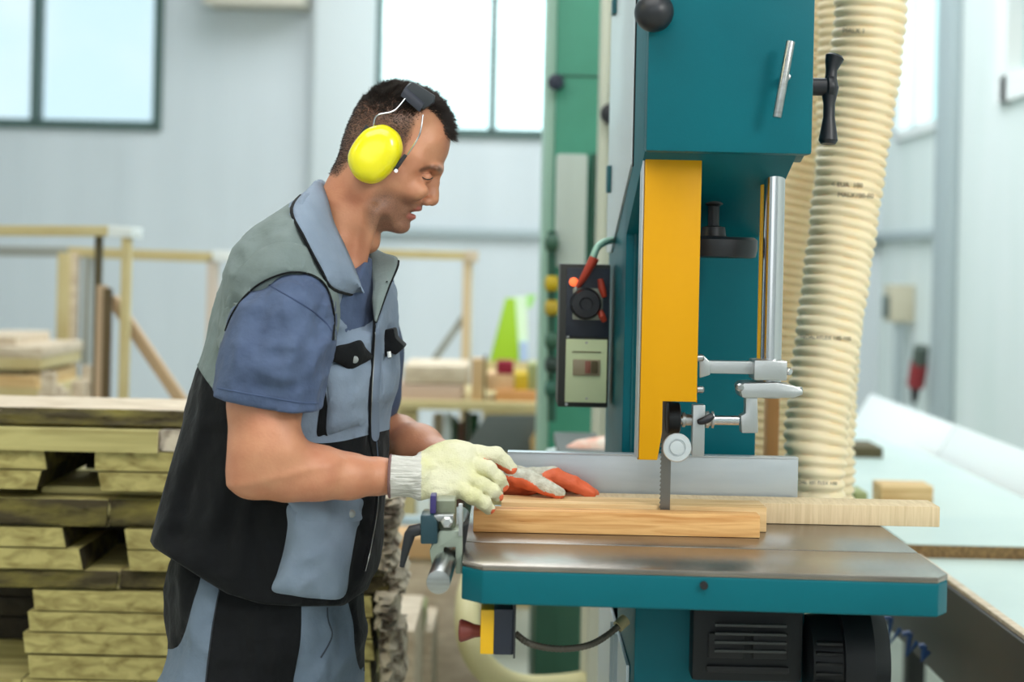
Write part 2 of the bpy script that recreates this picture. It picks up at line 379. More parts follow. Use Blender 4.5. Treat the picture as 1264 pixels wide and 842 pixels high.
# dark green latches on the side panel
for (x, y0, y1, d) in ((753, 205, 238, 2.9), (760, 0, 18, 2.85)):
    a = P(x, y0, d); b = P(x, y1, d); MB().box(XS0 - .012, XS0 - .004, d - .02, d + .02, b.z, a.z).build('latch', M['tealdark'], saw, .002)
# door knob (big black ball)
c = P(808, 14, 2.15)
MB().lathe(c + Vector((0, .02, 0)), (0, -1, 0), [(-.03, .012), (-.005, .014), (-.002, .026), (.006, .0275), (.02, .027), (.03, .023), (.037, .015), (.041, .005)], 36).build('door_knob', M['black'], saw)
# T handle
c = P(967, 98, 2.19); k = MB().lathe(c, (0, -1, 0), [(-.012, .006), (.03, .005)], 16)
a = P(976, 51, 2.155); b = P(959, 145, 2.155); k.tube([a, b], .0062, 16)
k.build('tee_handle', M['steel'], saw, .001)
# base cabinet below the table
m_ = MB().box(XS0, .43, 2.2, 2.95, 0, .946); m_.build('base_cabinet', M['teal'], saw, .006)
MB().box(XS0 - .006, XS0 - .001, 2.26, 2.94, .02, .81).build('base_side_panel', M['silverpaint'], saw, .001)
for yy in (2.44, 2.52): MB().box(XS0 - .012, XS0 - .006, yy, yy + .012, .02, .81).build('base_seam', M['trimgrey'], saw)
# motor recess
rx0, rx1 = P(850, 800, 2.2).x, P(985, 800, 2.2).x
zt_, zb_ = P(900, 762, 2.2).z, P(900, 833, 2.2).z
m_ = MB().box(rx0, rx1, 2.16, 2.2, zb_, zt_ + .03); 
m_.build('motor_housing', M['blackm'], saw, .008)
m_ = MB()
for i in range(2):
    x0 = rx0 + .022 + i * .062; m_.box(x0, x0 + .05, 2.152, 2.16, zb_ + .035, zt_ - .012)
m_.box(rx0 + .02, rx1 - .02, 2.154, 2.16, zb_ + .014, zb_ + .024)
m_.build('louvre_plate', M['rubber'], saw, .004)
m_ = MB()
for i in range(4): m_.box(rx0 + .03, rx0 + .13, 2.146, 2.152, zb_ + .045 + i * .012, zb_ + .049 + i * .012)
m_.build('louvre_slat', mat('dark_slat', (54, 56, 56), .5), saw, .001)
c = P(1012, 812, 2.2)
MB().lathe(c, (1, 0, 0), [(-.025, .045), (-.02, .06), (.0, .064), (.02, .068), (.02, .082), (.06, .086), (.085, .07), (.09, .02)], 40).build('motor', M['blackm'], saw)
m_ = MB()
for i in range(10):
    a = i * 2 * PI / 30 + 2.6
for i in range(7): m_.box(c.x - .018, c.x + .018, 2.2 - .069, 2.2 - .055, c.z - .05 + i * .014, c.z - .046 + i * .014)
m_.build('motor_fin', M['rubber'], saw, .001)
# ---- table
TY0, TY1, TX0, TX1, ch = 2.01, 2.52, -.0575, .583, .028
poly = [(TX0 + ch, TY0 + .012), (TX1 - ch * .7, TY0 - .008), (TX1, TY0 + ch - .01), (TX1, TY1), (TX0, TY1), (TX0, TY0 + ch + .012)]
SL = .004
sy = onz(800, 675, 1.0).y
m_ = MB().prism([p for p in poly], 'z', .948, .9925); m_.build('table_skirt', M['teal'], saw, .003, seg=3)
front = [p for p in poly if p[1] < sy] ; pf = [(TX0 + ch, TY0 + .012), (TX1 - ch * .7, TY0 - .008), (TX1, TY0 + ch - .01), (TX1, sy - .006), (TX0, sy + .006), (TX0, TY0 + ch + .012)]
pb = [(TX0, sy + .012), (TX1, sy), (TX1, TY1), (TX0, TY1)]
MB().prism(pf, 'z', .9925, 1.0).prism(pb, 'z', .9925, 1.0).prism([(TX0, sy + .005), (TX1, sy - .007), (TX1, sy + .001), (TX0, sy + .013)], 'z', .9925, .9985).build('table_plate', M['tabletop'], saw, .0012)
c = onz(869, 722, 1.0); c = P(869, 723, 2.008)
MB().lathe(c + Vector((0, .004, 0)), (0, -1, 0), [(0, .004), (.0065, .004)], 16).lathe(c + Vector((0, .004, 0)), (0, -1, 0), [(0, .0052), (.006, .0052), (.0062, .003)], 16).build('table_bolt', M['rubber'], saw)
# ---- fence
fz = 1.092; a = P(985, 590, 2.47).x; b = P(626, 590, 2.47).x
MB().box(b, a, 2.47, 2.49, 1.0, fz).box(b, a, 2.468, 2.492, fz, fz + .002).build('rip_fence', M['alupaint'], saw, .0012)
# ---- blade guard: folded yellow channel
gd = 2.235
gx0, gx1 = P(798, 200, gd).x, P(867, 200, gd).x
gx0 = P(797, 181, gd).x; gx1 = gx0 + 70 * gd / F
gz1 = 1.5745; gzs = P(840, 496, gd).z; gzb = P(802, 568, gd).z; gxs = gx0 + 28 * gd / F
m_ = MB().prism([(gx0, gz1), (gx1, gz1), (gx1, gzs), (gxs, gzs), (gxs, gzs - .045), (gxs - .006, gzb), (gx0, gzb)], 'y', gd, gd + .004)
m_.box(gx0, gx0 + .003, gd + .004, gd + .06, gzb, gz1).box(gx1 - .003, gx1, gd + .004, gd + .05, gzs, gz1)
m_.build('blade_guard', M['yellow'], saw, .0015)
MB().box(gx0 - .003, gx0, gd + .006, gd + .05, gzb + .002, gz1).build('guard_side_strip', M['alu'], saw, .0005)
for y in (442, 481):
    c = P(864, y, gd + .02); MB().lathe(c, (1, 0, 0), [(-.004, .005), (.004, .005), (.006, .003)], 12).build('guard_bolt', M['steel'], saw)
# ---- blade
bd = 2.31
bx0 = P(814, 600, bd).x; bx1 = bx0 + 13.5 * bd / F
m_ = MB(); z = .97; v = []; n = 0; pitch = .0065
tooth = []
while z < 1.45:
    tooth += [(bx0, z), (bx0 + .0022, z + pitch * .7)]; z += pitch
m_.prism(tooth + [(bx1, 1.45), (bx1, .97)], 'y', bd - .0005, bd + .0005)
m_.build('saw_blade', mat('blade_steel', (128, 124, 118), .35, metal=.9), saw)
# ---- guide post and carrier
pd = 2.30
a = P(958, 186, pd); b = P(950, 476, pd)
px_ = (a.x + b.x) / 2; r_ = 12.8 * pd / F
MB().tube([(px_, pd, 1.62), (px_, pd, b.z)], r_, 28).build('guide_post', M['chrome'], saw)
m_ = MB().lathe((px_, pd, a.z), (0, 0, 1), [(0, r_ * 1.5), (.004, r_ * 1.45)], 24); m_.build('post_collar', M['rubber'], saw)
MB().tube([(px_ - r_ * .9, pd + .02, 1.6), (px_ - r_ * .9, pd + .02, P(945, 448, pd).z)], .004, 10).build('scale_strip', M['yellow2'], saw)
z1, z0 = P(920, 444, pd).z, P(920, 463, pd).z
m_ = MB().box(P(868, 450, pd).x, px_, pd - .012, pd + .006, z0 + .002, z1 - .002)
m_.prism([(P(862, 440, pd).x, P(862, 436, pd).z), (P(866, 437, pd).x, P(866, 437, pd).z), (P(875, 446, pd).x, P(875, 446, pd).z), (P(875, 462, pd).x, P(875, 462, pd).z), (P(862, 466, pd).x, P(862, 466, pd).z)], 'y', pd - .016, pd - .008)
m_.build('guard_arm', M['alu'], saw, .002)
m_ = MB(); pbox(m_, 931, 445, 972, 470, pd - .03, pd + .026); m_.build('upper_clamp', M['alu'], saw, .003)
c = P(971, 458, pd - .02); MB().lathe(c, (.5, -1, 0), [(-.005, .006), (.006, .0065), (.010, .004)], 6).build('clamp_bolt', M['chrome'], saw)
m_ = MB().lathe((px_, pd, P(950, 491, pd).z), (0, 0, 1), [(0, r_ * 1.0), (.006, r_ * 1.02)], 24); m_.build('post_end', M['steel'], saw)
m_ = MB(); A_ = [P(x, y, pd) for x, y in ((909, 476), (914, 471), (955, 470), (975, 474), (986, 479), (986, 485), (975, 489), (912, 489))]
m_.prism([(p.x, p.z) for p in A_], 'y', pd - .034, pd + .03); m_.build('lower_clamp', M['alu'], saw, .003)
c = P(984, 482, pd - .02); MB().lathe(c, (1, -.5, 0), [(-.006, .0065), (.006, .0065), (.008, .003)], 6).build('clamp_bolt', M['steel'], saw)
m_ = MB(); A_ = [P(x, y, pd) for x, y in ((910, 474), (931, 476), (932, 532), (912, 532), (911, 511), (917, 508), (917, 490), (910, 486))]
m_.prism([(p.x, p.z) for p in A_], 'y', pd - .03, pd - .004); m_.build('guide_bracket', M['alu'], saw, .002)
c = P(913, 478, pd - .03); MB().lathe(c, (0, -1, 0), [(-.002, .006), (.004, .006), (.006, .0035)], 12).build('bracket_bolt', M['steel'], saw)
a = P(912, 519, pd - .016); m_ = MB().tube([a, P(838, 518, pd - .016)], .0072, 18); m_.build('guide_shaft', M['chrome'], saw)
m_ = MB(); pbox(m_, 855, 500, 870, 563, pd - .034, pd - .012); m_.build('guide_block', M['alu'], saw, .0015)
m_ = MB(); c = P(874, 518, pd - .016)
m_.lathe(c, (1, 0, 0), [(-.004, .012), (-.002, .0125), (.001, .0125), (.002, .009), (.004, .009), (.005, .0125), (.008, .0125), (.009, .008)], 24).lathe(P(842, 518, pd - .016), (1, 0, 0), [(0, .011), (.004, .011), (.005, .0085), (.016, .0085)], 24)
m_.build('guide_nut', M['alu'], saw)
m_ = MB(); m_.tube(catmull([P(861, 521, pd - .045), P(870, 519, pd - .047), P(880, 513, pd - .045)], n=5), [.003, .004, .0048, .0052, .0055, .0058, .006, .006, .0055, .005, .004], 12); m_.build('locking_lever', M['black'], saw)
c = P(831, 516, pd - .01); MB().lathe(c, (1, 0, 0), [(-.010, .020), (-.008, .0235), (.008, .0235), (.010, .020)], 36).build('blade_guide_roller', M['blackm'], saw)
c = P(835, 552, pd - .04)
MB().lathe(c, (0, -1, 0), [(-.01, .0085), (.0, .0195), (.006, .0212), (.0075, .020), (.0078, .013), (.005, .0125), (.005, .011), (.009, .010), (.0095, .002)], 40).build('adjusting_wheel', mat('clear_silver', (215, 220, 222), .22, metal=.5), saw)
# ---- tensioner star knob on the right of the head
kd = 2.33; c = P(1001, 107, kd); c.x = XS1 - .016
k = thing('tension_handle', c, 'black three-armed star knob on the right side of the saw head', 'hand knob')
k.location = (0, 0, 0); bpy.data.objects.remove(k)
hx = P(1024, 107, kd).x; r1 = 14
MB().lathe(c, (1, 0, 0), [(-.004, .019), (.003, .019), (.004, .0135), (hx - c.x - .006, .0135), (hx - c.x - .004, .0175), (hx - c.x + .004, .0175)], 28).build('knob_hub', M['black'], saw, .001)
for i, (ang, SS) in enumerate(((6, .82), (184, 1.45))):
    a = math.radians(ang); dirv = Vector((0, math.sin(a), math.cos(a)))
    pts = []; rr = []
    base = Vector((hx, kd, c.z)); L = .052 if i else .05
    for t_, r_, xo in ((0, .014, 0), (.018, .0088, .002), (.032, .0088, .003), (.045, .012, .005), (.056, .0145, .008), (.06, .011, .009)):
        pts.append(base + dirv * (t_ * SS) + Vector((xo * (1 if i == 0 else -.2), 0, 0))); rr.append(r_)
    MB().tube(pts, rr, 14).build('knob_arm', M['black'], saw)
c = P(997, 153, kd); c.x = XS1 - .014
MB().lathe(c, (1, 0, 0), [(0, .006), (.012, .006), (.012, .0095), (.022, .0095), (.022, .006), (.032, .006)], 12).build('stop_bolt', M['alu'], saw)
for y in (86, 129):
    c = P(1002, y, 2.3); c.x = XS1 - .016; MB().lathe(c, (1, 0, 0), [(0, .0035), (.005, .0035), (.006, .002)], 10).build('screw', M['rubber'], saw)
# ---- black handwheel below the head
c = P(880, 304, 2.4); m_ = MB()
m_.lathe((c.x, 2.4, c.z), (0, 0, 1), [(-.018, .06), (-.016, .066), (-.004, .069), (.010, .069), (.014, .064), (.010, .058), (.006, .05), (.016, .02), (.03, .018), (.032, .009), (.062, .009), (.066, .015), (.071, .016), (.073, .006)], 48)
m_.build('hand_wheel', M['black'], saw)
# ---- lower warning-free inner seam line on column
MB().box(XS0 + .014, XS0 + .017, 2.527, 2.531, 1.0, 1.45).build('column_seam', M['tealdark'], saw)
# ---- fence rail assembly left of the table
rr = thing('fence_rail_clamp', (-.11, 2.1, .9), 'metal fence clamp with round steel rail and black lever at the left table edge', 'clamp')
a = P(541, 719, 1.98); b = Vector((a.x + .012, 2.46, a.z + .006))
MB().tube([a, b], .0155, 28).build('rail', M['steel'], rr, .001)
d = 2.1
def ppoly(mb_, pts, d0, d1):
    A = [P(x, y, d0) for x, y in pts]; mb_.prism([(p.x, p.z) for p in A], 'y', d0, d1); return mb_
ppoly(MB(), [(530, 680), (542, 655), (571, 655), (571, 709), (562, 709), (562, 676), (548, 676), (546, 700), (533, 700)], d, d + .05).build('bracket', mat('pale_green_casting', (150, 160, 146), .4, metal=.4), rr, .003)
ppoly(MB(), [(538, 618), (562, 618), (562, 655), (538, 655)], d + .02, d + .07).build('slide_block', mat('dull_green_casting', (120, 126, 106), .45, metal=.4), rr, .003)
ppoly(MB(), [(520, 636), (560, 636), (560, 644), (520, 644)], d - .005, d + .05).build('slide_plate', M['steel'], rr, .002)
ppoly(MB(), [(519, 636), (535, 636), (540, 645), (540, 672), (519, 672)], d - .01, d + .03).build('clamp_block', mat('dark_teal_block', (22, 56, 66), .4), rr, .003)
ppoly(MB(), [(566, 622), (571, 622), (571, 662), (566, 662)], d - .004, d + .002).build('fence_tab', M['alu'], rr, .001)
c = P(552, 644, d - .01); MB().lathe(c, (0, -1, 0), [(-.002, .008), (.006, .008), (.008, .005)], 6).build('hex_bolt', M['alu'], rr)
m_ = MB().tube([P(520, 653, d), P(508, 656, d), P(506, 660, d), P(501, 678, d), P(496, 700, d)], [.008, .0085, .008, .006, .0035], 14); m_.build('clamp_lever', M['black'], rr)
ppoly(MB(), [(571, 650), (579, 646), (572, 690), (569, 702)], d + .01, d + .05).build('fence_bar', M['rubber'], rr, .001)
MB().box(P(531, 620, d).x, P(538, 620, d).x, d, d + .03, P(531, 634, d).z, P(531, 612, d).z).build('end_plug', mat('violet_cap', (50, 40, 100), .5), rr, .001)
# ---- emergency stop box under the table
d = 2.06
e = thing('emergency_stop', P(614, 780, d), 'yellow and black stop switch box with a faded red button under the table', 'switch')
m_ = MB(); pbox(m_, 593, 753, 610, 808, d, d + .05); m_.build('yellow_cover', M['yellow2'], e, .002)
m_ = MB(); pbox(m_, 609, 752, 635, 809, d - .001, d + .052); m_.build('black_body', mat('dark_blue_black', (24, 30, 46), .45), e, .003)
m_ = MB(); pbox(m_, 634, 750, 636.5, 813, d - .004, d + .055); m_.build('mounting_plate', M['beam'], e)
a = P(593, 779, d + .025); MB().lathe(a, (-1, 0, 0), [(0, .008), (.008, .009), (.018, .013), (.026, .0155), (.029, .013), (.03, .004)], 24).build('stop_button', M['redbrown'], e)
MB().box(P(633, 752, d).x, P(636, 752, d).x, d, d + .04, P(634, 753, d).z, .95).build('bracket', M['beam'], e)
pts = catmull([P(636, 782, d + .03), P(655, 795, d + .03), P(690, 801, d + .05), P(725, 797, d + .06), P(750, 784, d + .08), P(772, 765, d + .1)], n=14)
rr2 = [.0042 + .0009 * (i % 2) for i in range(len(pts))]
o = MB().tube(pts, rr2, 10).build('switch_conduit', mat('brown_grey_conduit', (72, 66, 56), .5)); tag(o, 'thin ribbed dark conduit sagging from the stop switch to the saw base', 'cable')
MB().tube([pts[-8], pts[-1]], .0085, 12).build('conduit_fitting', mat('beige_fitting', (140, 130, 96), .5), o)
# ---- control box on the left of the column
d = 2.76
cb = thing('control_box', P(720, 415, d), 'tall dark control box with black dial, orange lamp and cream lower cover', 'control box')
m_ = MB(); pbox(m_, 690, 326, 752, 503, d, d + .12); m_.build('box_body', mat('dark_control_body', (44, 46, 42), .5), cb, .003)
m_ = MB(); pbox(m_, 699, 331, 752, 416, d - .003, d); m_.build('dial_panel', M['boxblue'], cb, .001)
m_ = MB(); pbox(m_, 698, 419, 749, 497, d - .005, d); m_.build('lower_cover', M['cream'], cb, .001)
m_ = MB(); pbox(m_, 707, 444, 741, 464, d - .008, d - .004); m_.build('switch_window', mat('switch_window_beige', (150, 138, 110), .4), cb, .002)
m_ = MB(); pbox(m_, 722, 446, 729, 461, d - .011, d - .007); m_.build('switch_key', mat('switch_key_rust', (140, 84, 66), .4), cb, .001)
m_ = MB(); pbox(m_, 730, 446, 738, 461, d - .011, d - .007); m_.build('switch_key', M['frame_d'], cb, .001)
m_ = MB(); pbox(m_, 706, 434, 742, 435.2, d - .006, d - .004); m_.build('cover_slot', M['frame_d'], cb)
for x, y in ((724, 423), (724, 492)): MB().lathe(P(x, y, d - .004), (0, -1, 0), [(0, .0025), (.002, .002)], 10).build('cover_screw', M['steel'], cb)
for x, y in ((701, 415), (699, 499)): MB().lathe(P(x, y, d), (0, -1, 0), [(0, .003), (.003, .0025)], 10).build('box_screw', M['alu'], cb)
MB().lathe(P(708, 348, d - .002), (0, -1, 0), [(0, .008), (.006, .008), (.009, .004)], 20).build('indicator_lamp', M['lamp'], cb)
m_ = MB(); pbox(m_, 707, 356, 744, 395, d - .006, d - .002); m_.build('dial_plate', mat('dial_plate_grey', (150, 156, 142), .4), cb, .002)
MB().lathe(P(723, 375, d - .006), (0, -1, 0), [(0, .028), (.002, .0285), (.012, .026), (.018, .024), (.0185, .012), (.015, .01)], 36).build('dial', M['black'], cb)
MB().lathe(P(723, 375, d - .0065), (0, -1, 0), [(0, .0275), (.004, .0275), (.004, .026)], 36).build('dial_rim', mat('rim_grey', (176, 184, 176), .4), cb)
for y0, y1 in ((345, 366), (384, 396)):
    MB().tube([P(741, y0, d - .01), P(743, (y0 + y1) / 2, d - .014), P(746, y1, d - .01)], [.005, .0065, .005], 12).build('orange_connector', M['red'], cb)
m_ = MB().tube(catmull([P(713, 354, d - .02), P(722, 340, d - .03), P(734, 318, d - .035)], n=4), [.004, .0048, .0055, .0062, .0068, .0075, .0082, .009, .009], 12)
o = m_.build('plug_handle', M['red'], cb)
MB().tube([P(711, 357, d - .018), P(716, 348, d - .022)], .0035, 10).build('plug_pin', M['alu'], o)
MB().tube(catmull([P(732, 318, d - .035), P(737, 306, d - .03), P(746, 299, d - .01), P(757, 296, d + .04)], n=5), .0065, 12).build('plug_sleeve', mat('pale_green_sleeve', (150, 190, 172), .4, metal=.3), o)
# ================================================================== WORKPIECES ON THE SAW TABLE
def piece(name, x0, y0b, x1, y1b, d0, d1, th, m_, lab, cat, bev=.0015, notch=0):
    zb = 1.0005; X0 = P(x0, y0b, d0).x; X1 = P(x1, y1b, d0).x
    return tag(MB().box(X0, X1, d0, d1, zb, zb + th).build(name, m_, None, bev), lab, cat)
piece('wood_strip', 584, 652, 938, 662, 2.262, 2.300, .0325, M['wood_f'], 'honey coloured sawn strip, nearest on the saw table with rough left end', 'wood board')
piece('wood_board', 618, 652, 946, 657, 2.314, 2.386, .0365, M['wood_l'], 'light board being cut at the blade, behind the honey coloured strip', 'wood board')
piece('wood_board', 640, 650, 1160, 652, 2.392, 2.462, .0315, M['wood_p'], 'pale longest board along the fence sticking out past the right table edge', 'wood board')
# ================================================================== HOSES
def hose(name, ctrl, lab, pitch=.0195, amp=.0048, n=40, text=None):
    cp = [P(x, y, d) for x, y, w, d in ctrl]; rad = [w * d / F / 2 for x, y, w, d in ctrl]
    q = catmull([(*p, ) for p in cp], n=24); t_ = np.linspace(0, len(cp) - 1, len(q)); rs = np.interp(t_, range(len(cp)), rad)
    s = [0]
    for i in range(1, len(q)): s.append(s[-1] + (q[i] - q[i - 1]).length)
    L = s[-1]; N = int(L / pitch * 6); ss = np.linspace(0, L, N)
    qa = np.array([list(v) for v in q]); X = [np.interp(ss, s, qa[:, k]) for k in range(3)]; R = np.interp(ss, s, rs)
    pts = np.stack(X, 1); V = []; prev = None
    for i in range(N):
        t = Vector(pts[min(i + 1, N - 1)] - pts[max(i - 1, 0)]).normalized()
        u = Vector((1, 0, 0)); u = (u - t * u.dot(t)).normalized(); w = t.cross(u)
        for j in range(n):
            a = 2 * PI * j / n; ph = ss[i] / pitch + j / n
            f_ = abs(math.sin(PI * ph)) ** .7
            r = R[i] - amp * 1.9 * (1 - f_) + .0012 * math.sin(ss[i] * 60 + 3 * a)
            V.append(tuple(Vector(pts[i]) + (u * math.cos(a) + w * math.sin(a)) * r))
    Fc = [(i * n + j, i * n + (j + 1) % n, (i + 1) * n + (j + 1) % n, (i + 1) * n + j) for i in range(N - 1) for j in range(n)]
    m_ = MB(); m_.add(V, Fc); o = m_.build(name, M['hose'], None, smooth=True)
    o.data.set_sharp_from_angle(angle=math.radians(80))
    tag(o, lab, 'hose'); return o
H1 = hose('dust_hose', [(1080, -120, 92, 2.95), (1077, -40, 91, 2.95), (1073, 30, 90, 2.95), (1066, 100, 89, 2.95), (1051, 200, 87, 2.95), (1038, 300, 84, 2.93), (1024, 400, 82, 2.9), (1011, 500, 80, 2.87), (1006, 560, 79, 2.85), (1008, 622, 70, 2.85), (1014, 690, 72, 2.9), (1030, 760, 72, 2.95), (1034, 900, 72, 3.05), (1036, 1188, 72, 3.08)], 'thick cream ribbed dust hose, widest one, right of the saw head')
H2 = hose('dust_hose', [(1020, -150, 78, 3.5), (1014, -40, 76, 3.5), (1010, 60, 74, 3.5), (1000, 150, 72, 3.5), (984, 240, 72, 3.5), (970, 330, 71, 3.5), (960, 430, 70, 3.5), (956, 520, 70, 3.5), (955, 620, 70, 3.5), (955, 800, 70, 3.5), (955, 1078, 70, 3.5)], 'cream ribbed dust hose farthest back, seen between the steel post and the widest hose')
H3 = hose('dust_hose', [(1046, -150, 74, 3.3), (1046, 60, 74, 3.3), (1040, 250, 72, 3.3), (1032, 360, 70, 3.3), (1026, 440, 70, 3.25), (1022, 540, 68, 3.2), (1022, 640, 66, 3.2), (1024, 800, 66, 3.2), (1024, 1145, 66, 3.2)], 'cream ribbed dust hose whose right edge shows low behind the widest hose')
def hosetext(parent, txt, px, py, size):
    """small dark printing that follows the hose surface"""
    cu = bpy.data.curves.new('print', 'FONT'); cu.body = txt; cu.size = size; to = bpy.data.objects.new('tmp', cu); COL.objects.link(to)
    bpy.context.view_layer.update(); me = bpy.data.meshes.new_from_object(to.evaluated_get(bpy.context.evaluated_depsgraph_get()))
    bpy.data.objects.remove(to)
    bm = bmesh.new(); bm.from_mesh(me); bmesh.ops.subdivide_edges(bm, edges=[e for e in bm.edges if e.calc_length() > size * .3], cuts=1); bmesh.ops.triangulate(bm, faces=bm.faces)
    bv = BVHTree.FromPolygons([v.co for v in parent.data.vertices], [p.vertices[:] for p in parent.data.polygons])
    vs = []; org = P(px, py, 2.8)
    for v in bm.verts:
        p = org + Vector((v.co.x, 0, v.co.y - .02 * v.co.x)); d_ = (p - Vector((0, 0, CZ))).normalized()
        h = bv.ray_cast(Vector((0, 0, CZ)), d_)
        vs.append(h[0] - d_ * .0015 if h[0] else p)
    fs = [tuple(v.index for v in f.verts) for f in bm.faces]; bm.free()
    MB().add(vs, fs).build('printed_text', M['ink'], parent, smooth=False)
for txt, x, y, s in (('MALX 1', 1040, 40, .012), ('< EUA  100', 1026, 230, .012), ('MALX100-00', 1034, 243, .012), ('NOALXFLEX 100-100', 988, 418, .010), ('DAL 101 FLEX 100', 985, 597, .009)):
    hosetext(H1, txt, x, y, s)
# orange vertical timber between post and hose
m_ = MB(); pbox(m_, 947, 470, 962, 570, 3.05, 3.09); a = P(955, 570, 3.05)
m_.box(P(947, 520, 3.05).x, P(962, 520, 3.05).x, 3.05, 3.09, 0, a.z)
tag(m_.build('timber_post', M['orangewood'], None, .003), 'narrow orange wooden upright behind the saw fence beside the hoses', 'post')
# ================================================================== LUMBER
def nz1(x, y=0, z=0): return mnoise.noise(Vector((x, y, z)))
def plank(name, axis, a0, a1, c0, c1, z0, z1, wane=(0, 0), bark=(0, 0), mats=None, seg=.03, rough=.004, seed=0, endr=0, barkout=.012, darkside=False):
    """waney-edged plank: long axis a, width c, thickness z; bark=(near side, far side) gives bark covered edges as a child mesh"""
    n = max(2, int((a1 - a0) / seg)); rows = 5
    body = MB(); bk = MB()
    def pt(a, c, z): return (a, c, z) if axis == 'x' else (c, a, z)
    def off(i, s, k):
        return rough * 2 * nz1(i * seg * 6 + seed * 7.3, s * 9.1, k * .6 + seed)
    loops = []
    for i in range(n + 1):
        a = a0 + (a1 - a0) * i / n
        L = []
        for s, (c, w) in enumerate(((c0, wane[0]), (c1, wane[1]))):
            sg = 1 if s == 0 else -1
            for k in range(rows):
                t = k / (rows - 1); zz = z0 + (z1 - z0) * t
                cc = c + sg * (w * t) + sg * abs(off(i, s, k if bark[s] else 0))
                L.append((cc, zz))
        loops.append(L)
    V = []; ea = []
    for i, L in enumerate(loops):
        a = a0 + (a1 - a0) * i / n
        for s in range(2):
            for k in range(rows):
                cc, zz = L[s * rows + k]; aa = a
                if endr and i == n: aa += endr * nz1(cc * 40, zz * 60, seed)
                if endr and i == 0: aa += endr * nz1(cc * 30, zz * 60, seed + 3)
                V.append(pt(aa, cc, zz))
    R_ = 2 * rows; Fs = []; Mi = []
    order = list(range(rows)) + [rows + k for k in range(rows - 1, -1, -1)]
    for i in range(n):
        for q in range(len(order)):
            u, v = order[q], order[(q + 1) % len(order)]
            Fs.append((i * R_ + u, i * R_ + v, (i + 1) * R_ + v, (i + 1) * R_ + u)); Mi.append(1 if q in (rows - 1, 2 * rows - 1) or not darkside else 2)  # dark side faces put the gap shade into the end boards' colour
    body.v = V; body.f = Fs + [tuple(order), tuple(n * R_ + q for q in order[::-1])]; body.m = Mi + [0, 0]
    mats = mats or (M['wood_e'], M['wood_s'])
    o = body.build(name, list(mats), None, smooth=True)
    for s in range(2):
        if bark[s]:
            sg = -1 if s == 0 else 1; nb = max(3, int((a1 - a0) / .008)); rb = 8; vs = []; H = z1 - z0
            for i in range(nb + 1):
                a = a0 + (a1 - a0) * i / nb
                ii = min(n - 1, int((a - a0) / (a1 - a0) * n))
                for k in range(rb):
                    t = k / (rb - 1); base = loops[ii][s * rows + min(rows - 1, int(t * rows))][0]
                    f_ = nz1(a * 22 + seed, t * 3, 1) * .5 + nz1(a * 70, t * 7 + seed, 2) * .5
                    prot = .003 + barkout * max(0, .45 + f_) * (1 if 0 < k < rb - 1 else .45)
                    vs.append(pt(a, base + sg * prot, z0 + H * (t * .96 + .02) + .002 * f_))
                for k in (rb - 1, 0):
                    vs.append(pt(a, (loops[ii][s * rows + (rows - 1 if k else 0)][0]) - sg * .004, z0 + H * (.98 if k else .02)))
            Q = rb + 2; fs = [(i * Q + k, i * Q + (k + 1) % Q, (i + 1) * Q + (k + 1) % Q, (i + 1) * Q + k) for i in range(nb) for k in range(Q)]
            fs += [tuple(range(Q)), tuple(nb * Q + k for k in range(Q))[::-1]]
            bb = MB().add(vs, fs); c = bb.build('bark_edge', M['bark'] if bark[s] == 1 else M['barkpale'], o)
            c.data.set_sharp_from_angle(angle=math.radians(70))
    return o
D0 = 3.0
def zz(y, d=D0, x=150): return P(x, y, d).z
def xx(x, y=660, d=D0): return P(x, y, d).x
GS = 'sawn boards in the front stack'
def endrow(y0, y1, spans, seedbase, labs, depth=.85):
    for i, sp in enumerate(spans):
        x0, x1, w0, w1 = sp[:4]; d = sp[4] if len(sp) > 4 else D0
        ym = (y0 + y1) / 2; a, b = P(x0, ym, D0).x, P(x1, ym, D0).x
        o = plank('sawn_board', 'y', d + (.0 if len(sp) == 4 else .0) + .012 * nz1(seedbase, i), D0 + (depth if x1 < 300 else .25), a, b, zz(y1) + .001, zz(y0) - .001, wane=(w0 * D0 / F, w1 * D0 / F), rough=.004, seed=seedbase + i, seg=.08, darkside=len(sp) == 4, mats=(M['wood_e'], M['wood_s'], M['bark']) if len(sp) == 4 else (M['gapshade'], M['gapshade']))  # five-value spans are added fillers, coloured as shade to close the gaps
        if w0 > 5 or w1 > 5 or True:
            pass
        tag(o, labs[i], 'board', GS)
def crossrow(y0, y1, segs, seedbase, labs, bark=1, rows=4):
    for i, (x0, x1, col) in enumerate(segs):
        o = plank('slab_board', 'x', P(x0, y0, D0).x, P(x1, y0, D0).x, D0 + .005 + .01 * i, D0 + .26, zz(y1) + .001, zz(y0) - .001, wane=(.006, .01), bark=(bark, 0), mats=(M['wood_w'], M['wood_s']), seed=seedbase + i, endr=.02)
        tag(o, labs[i], 'board', GS)
